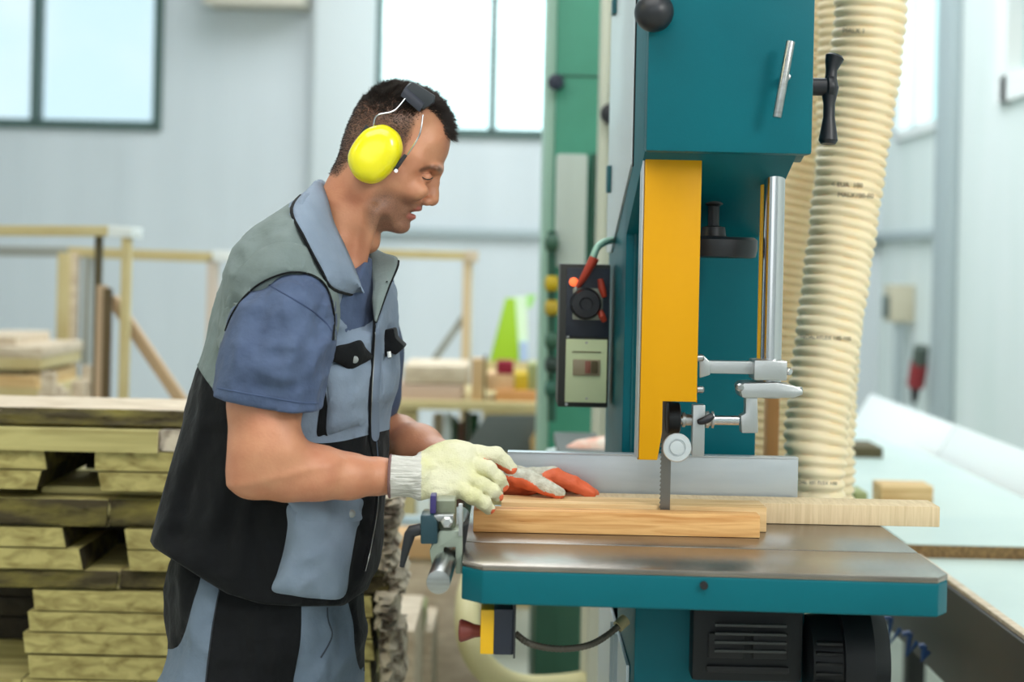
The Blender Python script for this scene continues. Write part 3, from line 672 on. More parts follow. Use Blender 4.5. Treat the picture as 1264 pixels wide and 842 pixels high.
# top
L_ = 'left stack'
o = plank('slab_board', 'x', xx(-90, 518), xx(222, 518), D0 + .03, D0 + .3, zz(529.5), zz(508.5), wane=(.02, .01), bark=(1, 0), mats=(M['wood_w'], M['wood_w']), seed=3, endr=.02)
tag(o, 'topmost bark-edged slab with a pale cut end on the front stack', 'board', GS)
o = plank('slab_board', 'x', xx(-90, 545), xx(196, 545), D0 - .01, D0 + .28, zz(558), zz(531), wane=(.004, .01), mats=(M['wood_w'], M['wood_s']), seed=5, rough=.0015)
tag(o, 'long light yellow board without bark just under the topmost slab', 'board', GS)
o = plank('slab_board', 'x', xx(197, 545), xx(224, 545), D0 + .0, D0 + .28, zz(556), zz(531), wane=(.004, .01), mats=(M['barkpale'], M['barkpale']), seed=6, rough=.006, seg=.01, endr=.01)
tag(o, 'short flaking bark offcut at the right end of the upper yellow board', 'board', GS)
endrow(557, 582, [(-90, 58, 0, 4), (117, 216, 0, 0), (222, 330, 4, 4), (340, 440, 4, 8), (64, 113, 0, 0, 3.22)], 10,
  ['end of the highest board pair at far left under the long yellow board', 'board end with saw marks left of the worker, upper of the highest pair', 'board of the highest layer hidden behind the worker back', 'board of the highest layer behind the worker belly', 'filler board coloured as shade, deep in the upper gap of the stack'])
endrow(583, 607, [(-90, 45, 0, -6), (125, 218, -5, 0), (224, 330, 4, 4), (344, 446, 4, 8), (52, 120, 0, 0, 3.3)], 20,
  ['end of the second board down at far left with bark on its right corner', 'board end left of the worker, lower of the highest pair', 'second layer board hidden behind the worker back', 'second layer board behind the worker belly', 'lower filler board coloured as shade, deep in the upper gap of the stack'])
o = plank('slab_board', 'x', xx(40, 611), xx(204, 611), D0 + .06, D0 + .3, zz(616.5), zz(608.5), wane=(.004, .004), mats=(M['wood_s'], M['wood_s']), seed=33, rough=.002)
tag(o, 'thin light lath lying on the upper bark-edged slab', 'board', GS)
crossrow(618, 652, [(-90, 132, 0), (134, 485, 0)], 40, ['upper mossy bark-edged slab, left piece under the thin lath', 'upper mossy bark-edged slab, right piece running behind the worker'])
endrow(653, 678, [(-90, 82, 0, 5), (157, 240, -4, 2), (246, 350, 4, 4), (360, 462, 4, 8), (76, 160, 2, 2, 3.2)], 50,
  ['board end at far left under the upper bark slab, shorter of its pair', 'board end touching the worker vest, upper one under the bark slab', 'third layer board behind the worker', 'third layer board at the right end of the stack', 'filler board coloured as shade, deep in the middle gap of the stack'])
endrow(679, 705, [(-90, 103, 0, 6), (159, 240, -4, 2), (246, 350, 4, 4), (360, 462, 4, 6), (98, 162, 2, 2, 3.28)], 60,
  ['board end at far left, longer one of the middle pair', 'board end beside the vest hem, lower one under the bark slab', 'fourth layer board behind the worker', 'fourth layer board at the right end of the stack', 'second filler board coloured as shade, deep in the middle gap'])
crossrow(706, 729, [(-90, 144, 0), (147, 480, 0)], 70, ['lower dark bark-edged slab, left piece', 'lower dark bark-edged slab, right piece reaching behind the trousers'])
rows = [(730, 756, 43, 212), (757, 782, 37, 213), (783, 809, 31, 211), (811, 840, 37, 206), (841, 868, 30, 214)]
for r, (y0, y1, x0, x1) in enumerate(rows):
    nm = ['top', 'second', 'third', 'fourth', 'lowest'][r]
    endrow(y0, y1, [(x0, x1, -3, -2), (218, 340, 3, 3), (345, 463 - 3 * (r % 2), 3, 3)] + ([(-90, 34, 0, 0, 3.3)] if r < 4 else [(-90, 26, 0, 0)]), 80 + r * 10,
      ['wide board end in the lower left column of the stack, %s from above' % nm, 'lower column board behind the worker, %s from above' % nm, 'board end at the right lower end of the stack, %s from above' % nm, 'board at the lower left edge, filler coloured as shade except the lowest, %s from above' % nm])
for i, (a, b) in enumerate(((-90, 30), (90, 210), (270, 430))):
    o = MB().box(xx(a), xx(b), D0 + .03, D0 + (.8 if i < 2 else .25), 0, zz(868.5)).build('timber_bearer', M['wood_s'], None, .008)
    tag(o, ['left', 'middle', 'right'][i] + ' thick bearer block under the front stack of boards', 'timber')
# flaking bark slabs standing out at the right end of the stack
for i, (x0, y0, x1, y1, pale) in enumerate(((464, 612, 494, 650, 1), (466, 652, 488, 700, 1), (470, 700, 500, 732, 1), (463, 733, 490, 775, 2), (468, 776, 498, 842, 2), (474, 640, 486, 720, 2))):
    dd = D0 + .03 * (i % 3) - .02; n = 14; m_ = MB(); vs = []
    for k in range(n + 1):
        y = y0 + (y1 - y0) * k / n; row = []
        for j in range(7):
            t = j / 6; x = x0 + (x1 - x0) * t + 6 * nz1(k * .35 + i * 5, j * .5, 3)
            p = P(x, y, dd); p.y = dd - .03 * math.sin(PI * t) + .035 * nz1(k * .6, j * .8, i * 3.3); vs.append(p)
        for j in range(6, -1, -1):
            p = vs[len(vs) - 1 - (6 - j) * 2].copy() if False else Vector(vs[k * 14 + j]); p.y = dd + .12; vs.append(p)
    fs = [(k * 14 + j, k * 14 + (j + 1) % 14, (k + 1) * 14 + (j + 1) % 14, (k + 1) * 14 + j) for k in range(n) for j in range(14)]
    fs += [tuple(range(14)), tuple(n * 14 + j for j in range(14))[::-1]]
    m_.add(vs, fs); o = m_.build('bark_slab', M['barkpale'] if pale == 1 else mat('brown_flaking_bark', (194, 182, 162), .95, rgb2=(76, 58, 44), scale=22, bump=.006, bscale=30, detail=8, lo=.44, hi=.66)); o.data.set_sharp_from_angle(angle=math.radians(50))
    tag(o, 'pale flaking bark piece at the right end of the stack, %s' % ['highest one', 'second from above', 'third from above', 'fourth from above', 'lowest one', 'narrow one behind the others'][i], 'bark')
# low stack beyond it
def bb(name, x0, y0, x1, y1, d0, d1, m_, lab, cat, bev=.003, group=None, toz=None):
    mb_ = MB(); pbox(mb_, x0, y0, x1, y1, d0, d1)
    if toz is not None:
        zmin = min(v[2] for v in mb_.v); mb_.v = [(v[0], v[1], toz if abs(v[2] - zmin) < 1e-6 else v[2]) for v in mb_.v]
    return tag(mb_.build(name, m_, None, bev), lab, cat, group)
bb('short_timber', 478, 779, 511, 842, 3.7, 4.1, M['wood_w'], 'pale square timber end low behind the stack, nearest of the low pile', 'timber', toz=0)
bb('short_timber', 484, 752, 524, 779, 4.15, 4.3, M['olive'], 'greenish timber lying on the low pile behind the stack', 'timber')
bb('short_timber', 505, 779, 534, 800, 4.2, 4.5, M['wood_w'], 'rounded pale offcut at the back of the low pile', 'timber', toz=0)
# ================================================================== RACK FRAMES behind the worker
def bar(mb_, x0, y0, x1, y1, d, w, dep=.05):
    a, b = P(x0, y0, d), P(x1, y1, d); t = (b - a).normalized(); n_ = Vector((t.z, 0, -t.x)) * w / 2; e = Vector((0, dep, 0))
    return mb_.hexa([a + n_, b + n_, b - n_, a - n_, a + n_ + e, b + n_ + e, b - n_ + e, a - n_ + e])
d = 4.8
r1 = thing('timber_rack', P(155, 500, d), 'pale yellow timber rack frame left of the worker, nearer of the two', 'rack')
r1.location.z = 0
bar(MB(), -60, 284, 134, 285, d, .032, .12).build('rail', M['frame_w'], r1, .002)
bar(MB(), 133, 285, 163, 287, d - .01, .034, .14).build('rail_end', M['white'], r1, .002)
def post(x0, y0, x1, d, w, m_, par, z0=0, dep=.05, nm='post'):
    a = P(x0, y0, d); b = P(x1, 842, d); return MB().box(a.x - w / 2 if True else 0, a.x + w / 2, d, d + dep, z0, a.z).build(nm, m_, par, .002)
post(155, 290, 153, d, .026, M['frame_w'], r1, dep=.04)
post(121, 288, 119, d + .05, .020, M['frame_d'], r1, dep=.03)
post(132, 356, 130, d + .0, .022, mat('rust_dark_post', (92, 74, 44), .7), r1, dep=.03)
post(125, 352, 122, d + .03, .03, mat('peach_timber', (196, 168, 138), .7), r1, dep=.03)
post(-50, 290, -50, d, .026, M['frame_w'], r1, dep=.04)
bar(MB(), 136, 368, 232, 510, d + .12, .035, .04).build('brace', mat('tan_brace', (196, 166, 132), .7), r1, .002)
d = 6.0
r2 = thing('timber_rack', P(83, 500, d), 'far timber rack with grey rail and pale posts behind the nearer rack', 'rack'); r2.location.z = 0
bar(MB(), -60, 309, 84, 311, d, .04, .06).build('rail', M['frame_g'], r2, .002)
bar(MB(), 84, 311, 268, 318, d, .04, .06).build('rail', M['frame_w'], r2, .002)
bar(MB(), 262, 316, 286, 317, d - .01, .045, .06).build('rail_end', M['white'], r2, .002)
post(79, 312, 79, d - .03, .05, M['frame_w'], r2, nm='post'); post(89, 312, 89, d - .02, .04, M['wood_w'], r2); post(107, 316, 105, d, .028, M['frame_g'], r2); post(262, 320, 260, d, .04, mat('dusty_pink_timber', (206, 192, 180), .7), r2)
d = 6.2
r3 = thing('timber_rack', P(577, 480, d), 'pale timber frame with diagonal grey brace right of the worker chest', 'rack'); r3.location.z = 0
bar(MB(), 440, 312, 578, 316, d, .034, .06).build('rail', M['frame_w'], r3, .002)
bar(MB(), 574, 316, 590, 317, d - .01, .045, .07).build('rail_end', M['wood_w'], r3, .002)
post(577, 320, 575, d, .034, mat('tan_post', (206, 184, 150), .7), r3); post(582, 320, 582, d + .06, .02, M['white'], r3)
bar(MB(), 572, 392, 510, 482, d + .02, .028, .03).build('brace', M['frame_g'], r3, .002)
# far lumber pile at the left edge
d = 5.3
for i, (y0, y1, x1, m_) in enumerate(((428, 441, 52, 'wood_w'), (441, 456, 50, 'frame_w'), (457, 462, 30, 'frame_d'), (462, 478, 44, 'wood_l'), (478, 490, 52, 'frame_w'), (490, 505, 44, 'frame_w'), (505, 520, 50, 'wood_l'))):
    bb('stacked_plank', -70, y0, x1, y1, d, d + .5, M[m_], 'plank in the blurred pile at the left edge, %s from the top' % ['first', 'second', 'third', 'fourth', 'fifth', 'sixth', 'seventh'][i], 'board', group='planks in the far pile at left', toz=0 if i == 6 else None)
for i, (x, y) in enumerate(((58, 470), (66, 486), (54, 494), (74, 492), (96, 488), (108, 470))):
    bb('timber_offcut', x - 8, y - 10 - 8 * (i > 3), x + 8, y + 30, 4.98 + .05 * i, 5.02 + .05 * i, M['wood_w'], 'blurred pale offcut piled beside the far planks, %s from the left' % ['second', 'third', 'leftmost low', 'fourth', 'fifth', 'last'][i], 'timber', toz=0)
bb('timber_offcut', -40, 414, 20, 429, 5.4, 5.8, M['wood_w'], 'pale offcut lying on top of the far pile at the left edge', 'timber')
# ================================================================== WORKBENCH and goods behind the saw
d = 5.4
wb = thing('work_bench', (P(640, 500, d).x, d + .3, 0), 'long timber workbench with pale top behind the worker hands', 'bench')
m_ = MB(); pbox(m_, 490, 497, 760, 508, d, d + .7); m_.build('bench_top', M['frame_w'], wb, .003)
for x in (500, 700):
    a = P(x, 508, d); MB().box(a.x - .04, a.x + .04, d + .05, d + .13, 0, a.z).build('leg', M['frame_w'], wb, .003)
m_ = MB(); A_ = [P(x, y, d - .02) for x, y in ((572, 557), (600, 513), (672, 513), (672, 560), (572, 560))]; m_.prism([(p.x, p.z) for p in A_], 'y', d - .02, d + .02); m_.build('side_panel', M['slate'], wb, .002)
m_ = MB(); pbox(m_, 680, 514, 762, 560, d - .02, d + .02); m_.build('side_panel', M['slate'], wb, .002)
m_ = MB(); A_ = [P(x, y, d - .06) for x, y in ((679, 512), (679, 558), (656, 558), (655, 545), (668, 520))]; m_.prism([(p.x, p.z) for p in A_], 'y', d - .06, d + .0); m_.build('gusset', mat('plywood_gusset', (196, 160, 100), .7), wb, .002)
bt = P(600, 497, d).z
def onb(name, x0, y0, x1, m_, lab, cat, y1=497, dd=0, dep=.2, group=None): return bb(name, x0, y0, x1, y1, d + .05 + dd, d + .05 + dd + dep, m_, lab, cat, group=group)
onb('orange_board', 612, 483, 692, M['orangewood'], 'orange toned board lying on the pale workbench', 'board', dep=.3)
onb('board_pile', 498, 452, 576, M['wood_w'], 'pale block of stacked boards on the bench behind the vest', 'timber', y1=474, dep=.4)
onb('board_pile', 490, 475, 570, mat('pinkish_timber', (206, 178, 160), .7), 'pinkish lower block of boards on the bench behind the vest', 'timber', dep=.4)
onb('upright_block', 582, 443, 596, mat('tan_block', (206, 170, 126), .7), 'short tan upright block on the bench beside the timber frame', 'block', dep=.08)
onb('thin_post', 597, 438, 600, M['frame_d'], 'thin dark post on the bench next to the tan block', 'post', dep=.02)
onb('wooden_box', 601, 462, 634, mat('peach_box', (222, 184, 140), .7), 'peach coloured wooden box on the workbench', 'box', y1=483, dd=.05)
onb('red_cloth', 613, 446, 634, M['crimson'], 'small crimson bundle on top of the peach box', 'cloth', y1=462, dd=.05, dep=.1)
onb('mustard_box', 635, 462, 652, M['mustard'], 'mustard yellow box on the workbench right of the peach box', 'box', y1=483, dd=.04)
onb('olive_box', 652, 450, 668, M['olive'], 'olive green upright box on the workbench', 'box', y1=483, dd=.04)
m_ = MB(); dd = 6.2; A_ = [P(x, y, dd) for x, y in ((624, 368), (636, 368), (641, 446), (604, 446))]; m_.prism([(p.x, p.z) for p in A_], 'y', dd, dd + .03)
o = m_.build('lime_board', M['lime'], None, .002); tag(o, 'lime green and white display board standing beyond the workbench', 'board')
m_ = MB(); A_ = [P(x, y, dd + .02) for x, y in ((636, 366), (650, 366), (652, 446), (638, 446))]; m_.prism([(p.x, p.z) for p in A_], 'y', dd + .01, dd + .04); m_.build('white_stripe', mat('mint_white', (226, 250, 226), .5), o)
m_ = MB(); A_ = [P(x, y, dd + .02) for x, y in ((650, 364), (662, 364), (656, 380), (650, 380))]; m_.prism([(p.x, p.z) for p in A_], 'y', dd + .01, dd + .04); m_.build('green_top', mat('pale_lime', (170, 230, 140), .5), o)
m_ = MB(); A_ = [P(x, y, dd + .0) for x, y in ((641, 422), (651, 422), (652, 446), (641, 446))]; m_.prism([(p.x, p.z) for p in A_], 'y', dd, dd + .01); m_.build('blue_patch', mat('pale_blue', (176, 200, 240), .5), o)
bb('board_stand', 596, 446, 668, 500, 6.2, 6.3, M['frame_w'], 'low wooden stand carrying the lime green board', 'stand', toz=0)
for i, (x0, y0, x1, c, lb) in enumerate(((548, 512, 556, (190, 200, 200), 'pale metal'), (556, 516, 563, (60, 90, 70), 'dark green'), (562, 522, 570, (120, 70, 60), 'rust brown'), (571, 508, 577, (60, 64, 50), 'olive black'), (533, 512, 546, (200, 190, 170), 'beige'), (578, 512, 590, (40, 90, 66), 'bottle green'))):
    bb('stored_rod', x0, y0, x1, 640, 5.5 + .05 * i, 5.56 + .05 * i, mat(lb.replace(' ', '_') + '_rod', c, .6), '%s coloured upright stored under the bench end' % lb, 'rod', toz=0)
m_ = MB(); c = P(705, 552, 3.6); m_.lathe(c + Vector((-.05, 0, -.05)), (1, 0, .12), [(-.03, .02), (0, .045), (.05, .05), (.1, .03)], 16)
o = m_.build('crumpled_bag', mat('pale_plastic_bag', (206, 222, 220), .4, bump=.01, bscale=30)); tag(o, 'crumpled pale plastic bag behind the fence', 'bag')
m_ = MB(); c = P(735, 552, 3.5); m_.lathe(c + Vector((-.04, 0, -.02)), (1, 0, .1), [(-.03, .02), (0, .035), (.06, .04), (.1, .03)], 16)
o = m_.build('orange_bag', mat('orange_white_bag', (226, 110, 60), .5, rgb2=(232, 220, 206), scale=16)); tag(o, 'orange and white bag behind the fence next to the saw column', 'bag')
sc_ = thing('supply_cart', (P(720, 570, 3.5).x, 3.55, 0), 'grey cart top carrying the bags behind the fence', 'cart')
m_ = MB(); pbox(m_, 690, 562, 750, 574, 3.35, 3.8); m_.build('cart_top', M['slate'], sc_, .003); zc_ = min(v[2] for v in m_.v); xc_ = P(742, 570, 3.4).x
for y_ in (3.4, 3.7): MB().box(xc_ - .02, xc_ + .015, y_, y_ + .04, 0, zc_).build('leg', mat('cream_leg', (206, 206, 188), .5), sc_, .002)
bb('orange_plank', 470, 664, 600, 690, 4.6, 4.8, mat('floor_plank', (206, 166, 120), .7), 'blurred orange brown plank lying low behind the fence clamp', 'board')
bb('plank_trestle', 480, 690, 600, 700, 4.62, 4.78, M['wood_w'], 'low pale trestle carrying the orange brown plank', 'trestle', toz=0)
bb('blue_sheet', 480, 640, 600, 664, 5.0, 5.05, mat('pale_blue_sheet', (176, 196, 206), .5), 'pale bluish sheet behind the orange brown plank', 'sheet', toz=0)
# ================================================================== GREEN MACHINE in the background
d = 4.4
g = thing('green_band_saw', (P(710, 400, d).x, d + .2, 0), 'blurred green band saw standing behind the teal one', 'band saw')
xa_, xb_ = P(684, 200, d).x, P(740, 200, d).x
m_ = MB().box(xa_, xb_, d, d + .5, 0, 2.5); m_.build('body', M['green'], g, .006)
MB().box(xa_ - .028, xa_, d + .01, d + .5, 0, 2.5).build('edge_panel', mat('pale_green_edge', (160, 196, 180), .45), g, .004)
z = P(700, 94, d).z; MB().box(xa_ + .003, xb_, d - .003, d, z - .002, z + .003).build('door_seam', M['dgreen'], g)
m_ = MB(); pbox(m_, 686, 190, 724, 330, d - .09, d); m_.build('blade_guard', mat('pale_grey_guard', (196, 206, 200), .45), g, .006)
m_ = MB(); pbox(m_, 727, 190, 738, 480, d - .02, d); m_.build('recess', M['dgreen'], g)
MB().lathe(P(686, 103, d), (0, -1, 0), [(-.02, .01), (.02, .012), (.03, .024), (.045, .02), (.05, .008)], 20).build('knob', mat('navy_knob', (40, 46, 66), .5), g)
m_ = MB(); pbox(m_, 652, 700, 715, 842, d - .5, d); 
zz_ = P(680, 700, d - .5).z; MB().box(P(660, 800, d - .5).x, P(716, 800, d - .5).x, d - .5, d + .4, 0, zz_).build('base', M['dgreen'], g, .006)
MB().tube([P(681, 285, d - .1), P(681, 520, d - .1)], .012, 10).build('guide_bar', M['dgreen'], g)
for i, (y, c) in enumerate(((350, (200, 170, 20)), (300, (50, 90, 70)), (380, (190, 160, 40)), (420, (60, 100, 80)), (450, (40, 60, 52)), (480, (50, 100, 84)))):
    MB().lathe(P(681, y, d - .12), (1, 0, 0), [(-.02, .008), (-.015, .022), (.015, .022), (.02, .008)], 14).build('guide_part', mat('guide_part_%d' % 0, c, .5), g)
d = 4.0
m_ = MB(); a, b = P(739, 200, d).x, P(760, 200, d).x
m_.box(a, (a + b) / 2, d, d + .1, 0, 2.5).box((a + b) / 2, b, d + .02, d + .1, 0, 2.5)
o = m_.build('column', mat('cream_grey_column', (200, 204, 188), .5), None, .008); tag(o, 'cream grey metal column between the green and the teal saw', 'column')
MB().lathe(P(753, 142, d), (0, -1, 0), [(-.01, .01), (.02, .014), (.03, .028), (.045, .026), (.05, .01)], 20).build('knob', M['black'], o)
# smooth cream hose looping on the floor
d = 3.5
pts = catmull([P(x, y, d + dd) for x, y, dd in ((590, 700, .3), (578, 740, .1), (580, 790, 0), (602, 828, 0), (640, 848, .05), (690, 848, .12), (730, 842, .25))], n=10)
o = MB().tube(pts, .030, 18).build('floor_hose', mat('pale_yellow_hose', (220, 210, 160), .5)); tag(o, 'smooth pale yellow hose curving below the stop switch behind the saw', 'hose')
# ================================================================== SCULPTING TOOLS (signed distance fields -> surface nets)
def surfnet(Fv, org, h, keep=None):
    S = Fv < 0; nx, ny, nz_ = Fv.shape
    cs = np.zeros((nx - 1, ny - 1, nz_ - 1), np.int8)
    for i in (0, 1):
        for j in (0, 1):
            for k in (0, 1): cs += S[i:nx - 1 + i, j:ny - 1 + j, k:nz_ - 1 + k]
    act = (cs > 0) & (cs < 8); idx = -np.ones(act.shape, np.int64); ii = np.argwhere(act); idx[act] = np.arange(len(ii))
    acc = np.zeros((len(ii), 3)); cnt = np.zeros(len(ii))
    cor = [(i, j, k) for i in (0, 1) for j in (0, 1) for k in (0, 1)]
    for a in range(8):
        for b in range(a + 1, 8):
            ca, cb = np.array(cor[a]), np.array(cor[b])
            if abs(ca - cb).sum() != 1: continue
            pa, pb = ii + ca, ii + cb
            fa = Fv[pa[:, 0], pa[:, 1], pa[:, 2]]; fb = Fv[pb[:, 0], pb[:, 1], pb[:, 2]]
            m_ = (fa < 0) != (fb < 0); t = np.where(m_, fa / np.where(fa == fb, 1, fa - fb), 0)
            acc[m_] += (pa + (pb - pa) * t[:, None])[m_]; cnt[m_] += 1
    V = acc / cnt[:, None] * h + np.array(org)
    Q = []
    for ax in range(3):
        sl0 = [slice(None)] * 3; sl1 = [slice(None)] * 3; sl0[ax] = slice(0, -1); sl1[ax] = slice(1, None)
        a, b = S[tuple(sl0)], S[tuple(sl1)]
        e = np.argwhere(a != b); sgn = a[a != b]
        o1, o2 = [(1, 2), (2, 0), (0, 1)][ax]
        ok = (e[:, o1] > 0) & (e[:, o2] > 0) & (e[:, o1] < idx.shape[o1]) & (e[:, o2] < idx.shape[o2]) & (e[:, ax] < idx.shape[ax]); e = e[ok]; sgn = sgn[ok]
        def g(d1, d2):
            q = e.copy(); q[:, o1] += d1; q[:, o2] += d2; return idx[q[:, 0], q[:, 1], q[:, 2]]
        q = np.stack([g(-1, -1), g(0, -1), g(0, 0), g(-1, 0)], 1); q[~sgn] = q[~sgn][:, ::-1]; Q.append(q)
    return V, np.concatenate(Q)
def lap(V, Fq, it=2, lam=.5):
    E = np.concatenate([Fq[:, [0, 1]], Fq[:, [1, 2]], Fq[:, [2, 3]], Fq[:, [3, 0]]]); E = np.concatenate([E, E[:, ::-1]])
    n = len(V); deg = np.bincount(E[:, 0], minlength=n)[:, None]
    for k in range(it * 2):
        s = np.stack([np.bincount(E[:, 0], V[E[:, 1], c], minlength=n) for c in range(3)], 1) / np.maximum(deg, 1)
        V = V + (s - V) * (lam if k % 2 == 0 else -lam * 1.03)
    return V
def grid(b0, b1, h):
    xs = [np.arange(b0[k], b1[k] + h, h) for k in range(3)]
    return xs[0][:, None, None], xs[1][None, :, None], xs[2][None, None, :]
def sculpt(fn, b0, b1, h, it=2):
    x, y, z = grid(b0, b1, h); f = fn(x, y, z); f = np.broadcast_to(f, (x.size, y.size, z.size))
    V, Q = surfnet(f, (b0[0], b0[1], b0[2]), h); return lap(V, Q, it), Q
def smin(a, b, k):
    h = np.clip(.5 + .5 * (b - a) / k, 0, 1); return b + (a - b) * h - k * h * (1 - h)
def smax(a, b, k): return -smin(-a, -b, k)
def cap(x, y, z, a, b, ra, rb):
    a = np.array(a); b = np.array(b); d = b - a; L = (d ** 2).sum()
    t = np.clip(((x - a[0]) * d[0] + (y - a[1]) * d[1] + (z - a[2]) * d[2]) / L, 0, 1)
    return np.sqrt((x - a[0] - t * d[0]) ** 2 + (y - a[1] - t * d[1]) ** 2 + (z - a[2] - t * d[2]) ** 2) - (ra + (rb - ra) * t)
def chain(x, y, z, pts, k=.01):
    f = None
    for (a, ra), (b, rb) in zip(pts[:-1], pts[1:]):
        c = cap(x, y, z, a, b, ra, rb); f = c if f is None else smin(f, c, k)
    return f
def ell(x, y, z, c, r):
    q = np.sqrt(((x - c[0]) / r[0]) ** 2 + ((y - c[1]) / r[1]) ** 2 + ((z - c[2]) / r[2]) ** 2); return (q - 1) * min(r)
def polysd(X, Z, poly):
    """signed distance to 2-D polygon (negative inside); X, Z 1-D-broadcastable"""
    shp = np.broadcast(X, Z).shape; X = np.broadcast_to(X, shp).ravel(); Z = np.broadcast_to(Z, shp).ravel()
    d2 = np.full(X.size, 1e9); ins = np.zeros(X.size, bool); n = len(poly)
    for i in range(n):
        ax, az = poly[i]; bx, bz = poly[(i + 1) % n]; ex, ez = bx - ax, bz - az
        wx, wz = X - ax, Z - az; t = np.clip((wx * ex + wz * ez) / (ex * ex + ez * ez + 1e-12), 0, 1)
        d2 = np.minimum(d2, (wx - t * ex) ** 2 + (wz - t * ez) ** 2)
        c = ((az <= Z) & (bz > Z)) | ((bz <= Z) & (az > Z))
        with np.errstate(divide='ignore', invalid='ignore'): xi = ax + (Z - az) * ex / (ez if ez != 0 else 1e-12)
        ins ^= c & (X < xi)
    d = np.sqrt(d2); return np.where(ins, -d, d).reshape(shp)
def smoothpoly(px, n=5): return [(v.x, v.y) for v in catmull([(x, y, 0) for x, y in px], closed=True, n=n)]
def w2(px, d): return [(P(x, y, d).x, P(x, y, d).z) for x, y in px]
def idw(X, Z, pts, p=3):
    num = 0; den = 0
    for (a, b, v) in pts:
        w_ = 1 / (((X - a) ** 2 + (Z - b) ** 2) ** (p / 2) + 1e-7); num = num + w_ * v; den = den + w_
    return num / den
def h3(i, j, k):
    n = (i * 374761393 + j * 668265263 + k * 2147483647 + 1274126177) & 0x7fffffff
    n = ((n ^ (n >> 13)) * 1274126177) & 0x7fffffff; return ((n ^ (n >> 16)) & 0xffff) / 32767.5 - 1
def vn(x, y, z, s, seed=0):
    x, y, z = np.broadcast_arrays(x * s + seed * 3.7, y * s + seed * 1.3, z * s + seed * 5.1)
    i, j, k = [np.floor(q).astype(np.int64) for q in (x, y, z)]; f, g_, h_ = x - i, y - j, z - k
    f, g_, h_ = [q * q * (3 - 2 * q) for q in (f, g_, h_)]
    def L(a, b, t): return a + (b - a) * t
    c = lambda a, b, d_: h3(i + a, j + b, k + d_)
    return L(L(L(c(0, 0, 0), c(1, 0, 0), f), L(c(0, 1, 0), c(1, 1, 0), f), g_), L(L(c(0, 0, 1), c(1, 0, 1), f), L(c(0, 1, 1), c(1, 1, 1), f), g_), h_)
def foldfield(X, Z, folds, d):
    """raised / sunk creases along pixel polylines: [(pts, width_m, height_m)]"""
    s = 0
    for pts, w_, hgt in folds:
        q = w2(pts, d); dm = None
        L = len(q) - 1
        for i in range(L):
            ax, az = q[i]; bx, bz = q[i + 1]; ex, ez = bx - ax, bz - az
            t = np.clip(((X - ax) * ex + (Z - az) * ez) / (ex * ex + ez * ez + 1e-9), 0, 1)
            dd = np.sqrt((X - ax - t * ex) ** 2 + (Z - az - t * ez) ** 2)
            env = np.sin(np.clip((i + t) / L, 0.02, .98) * PI) ** .5
            g_ = np.exp(-(dd / w_) ** 2) * env; dm = g_ if dm is None else np.maximum(dm, g_)
        s = s + dm * hgt
    return s
def inflate(x, y, z, poly, yc, W, R):
    d2 = polysd(x, z, poly); q = np.maximum(0, 1 + d2 / R); f = np.sqrt(q ** 2 + ((y - yc) / W) ** 2) - 1
    return f * np.minimum(R, W) * .9
def mesh_np(name, V, Q, mats, parent, mi=None, smooth=True):
    me = bpy.data.meshes.new(name); me.from_pydata(V.tolist(), [], Q.tolist())
    for m_ in mats: me.materials.append(m_)
    if mi is not None: me.polygons.foreach_set('material_index', mi.tolist())
    me.polygons.foreach_set('use_smooth', [smooth] * len(me.polygons)); me.update()
    o = bpy.data.objects.new(name, me); link(o, parent); return o
def pxnp(V):
    u0 = V[:, 0] * F / V[:, 1]; v0 = (CZ - V[:, 2]) * F / V[:, 1]; return CX + u0 * CR - v0 * SR, CY + u0 * SR + v0 * CR
def inpoly(x, y, poly): return polysd(x, y, poly) < 0
def zone_snap(V, Q, lines, tol=4.0):
    """pull vertices that straddle a zone border onto it so the colour edge is clean; lines = pixel polylines"""
    x, y = pxnp(V)
    for L in lines:
        L = [(v.x, v.y) for v in catmull([(a, b, 0) for a, b in L], n=6)]
        best = np.full(len(V), 1e9); bx_ = x.copy(); by_ = y.copy()
        for i in range(len(L) - 1):
            ax, ay = L[i]; ex, ey = L[i + 1][0] - ax, L[i + 1][1] - ay
            t = ((x - ax) * ex + (y - ay) * ey) / (ex * ex + ey * ey + 1e-9); tt = np.clip(t, 0, 1)
            qx, qy = ax + tt * ex, ay + tt * ey; dd = np.hypot(x - qx, y - qy); m_ = dd < best
            best[m_] = dd[m_]; bx_[m_] = qx[m_]; by_[m_] = qy[m_]
        m_ = best < tol
        V[m_, 0] += (bx_ - x)[m_] * V[m_, 1] / F; V[m_, 2] -= (by_ - y)[m_] * V[m_, 1] / F
    return V
def bvh_of(V, Q): return BVHTree.FromPolygons([tuple(v) for v in V], [tuple(q) for q in Q])
ORG = Vector((0, 0, CZ))
def hitp(bv, x, y, fallback=2.3):
    d_ = (P(x, y, 1.0) - ORG).normalized(); h = bv.ray_cast(ORG, d_)
    if h[0] is not None: return h[0], h[1], d_
    q = bv.find_nearest(P(x, y, fallback)); return P(x, y, q[0].y), Vector((0, -1, 0)), d_
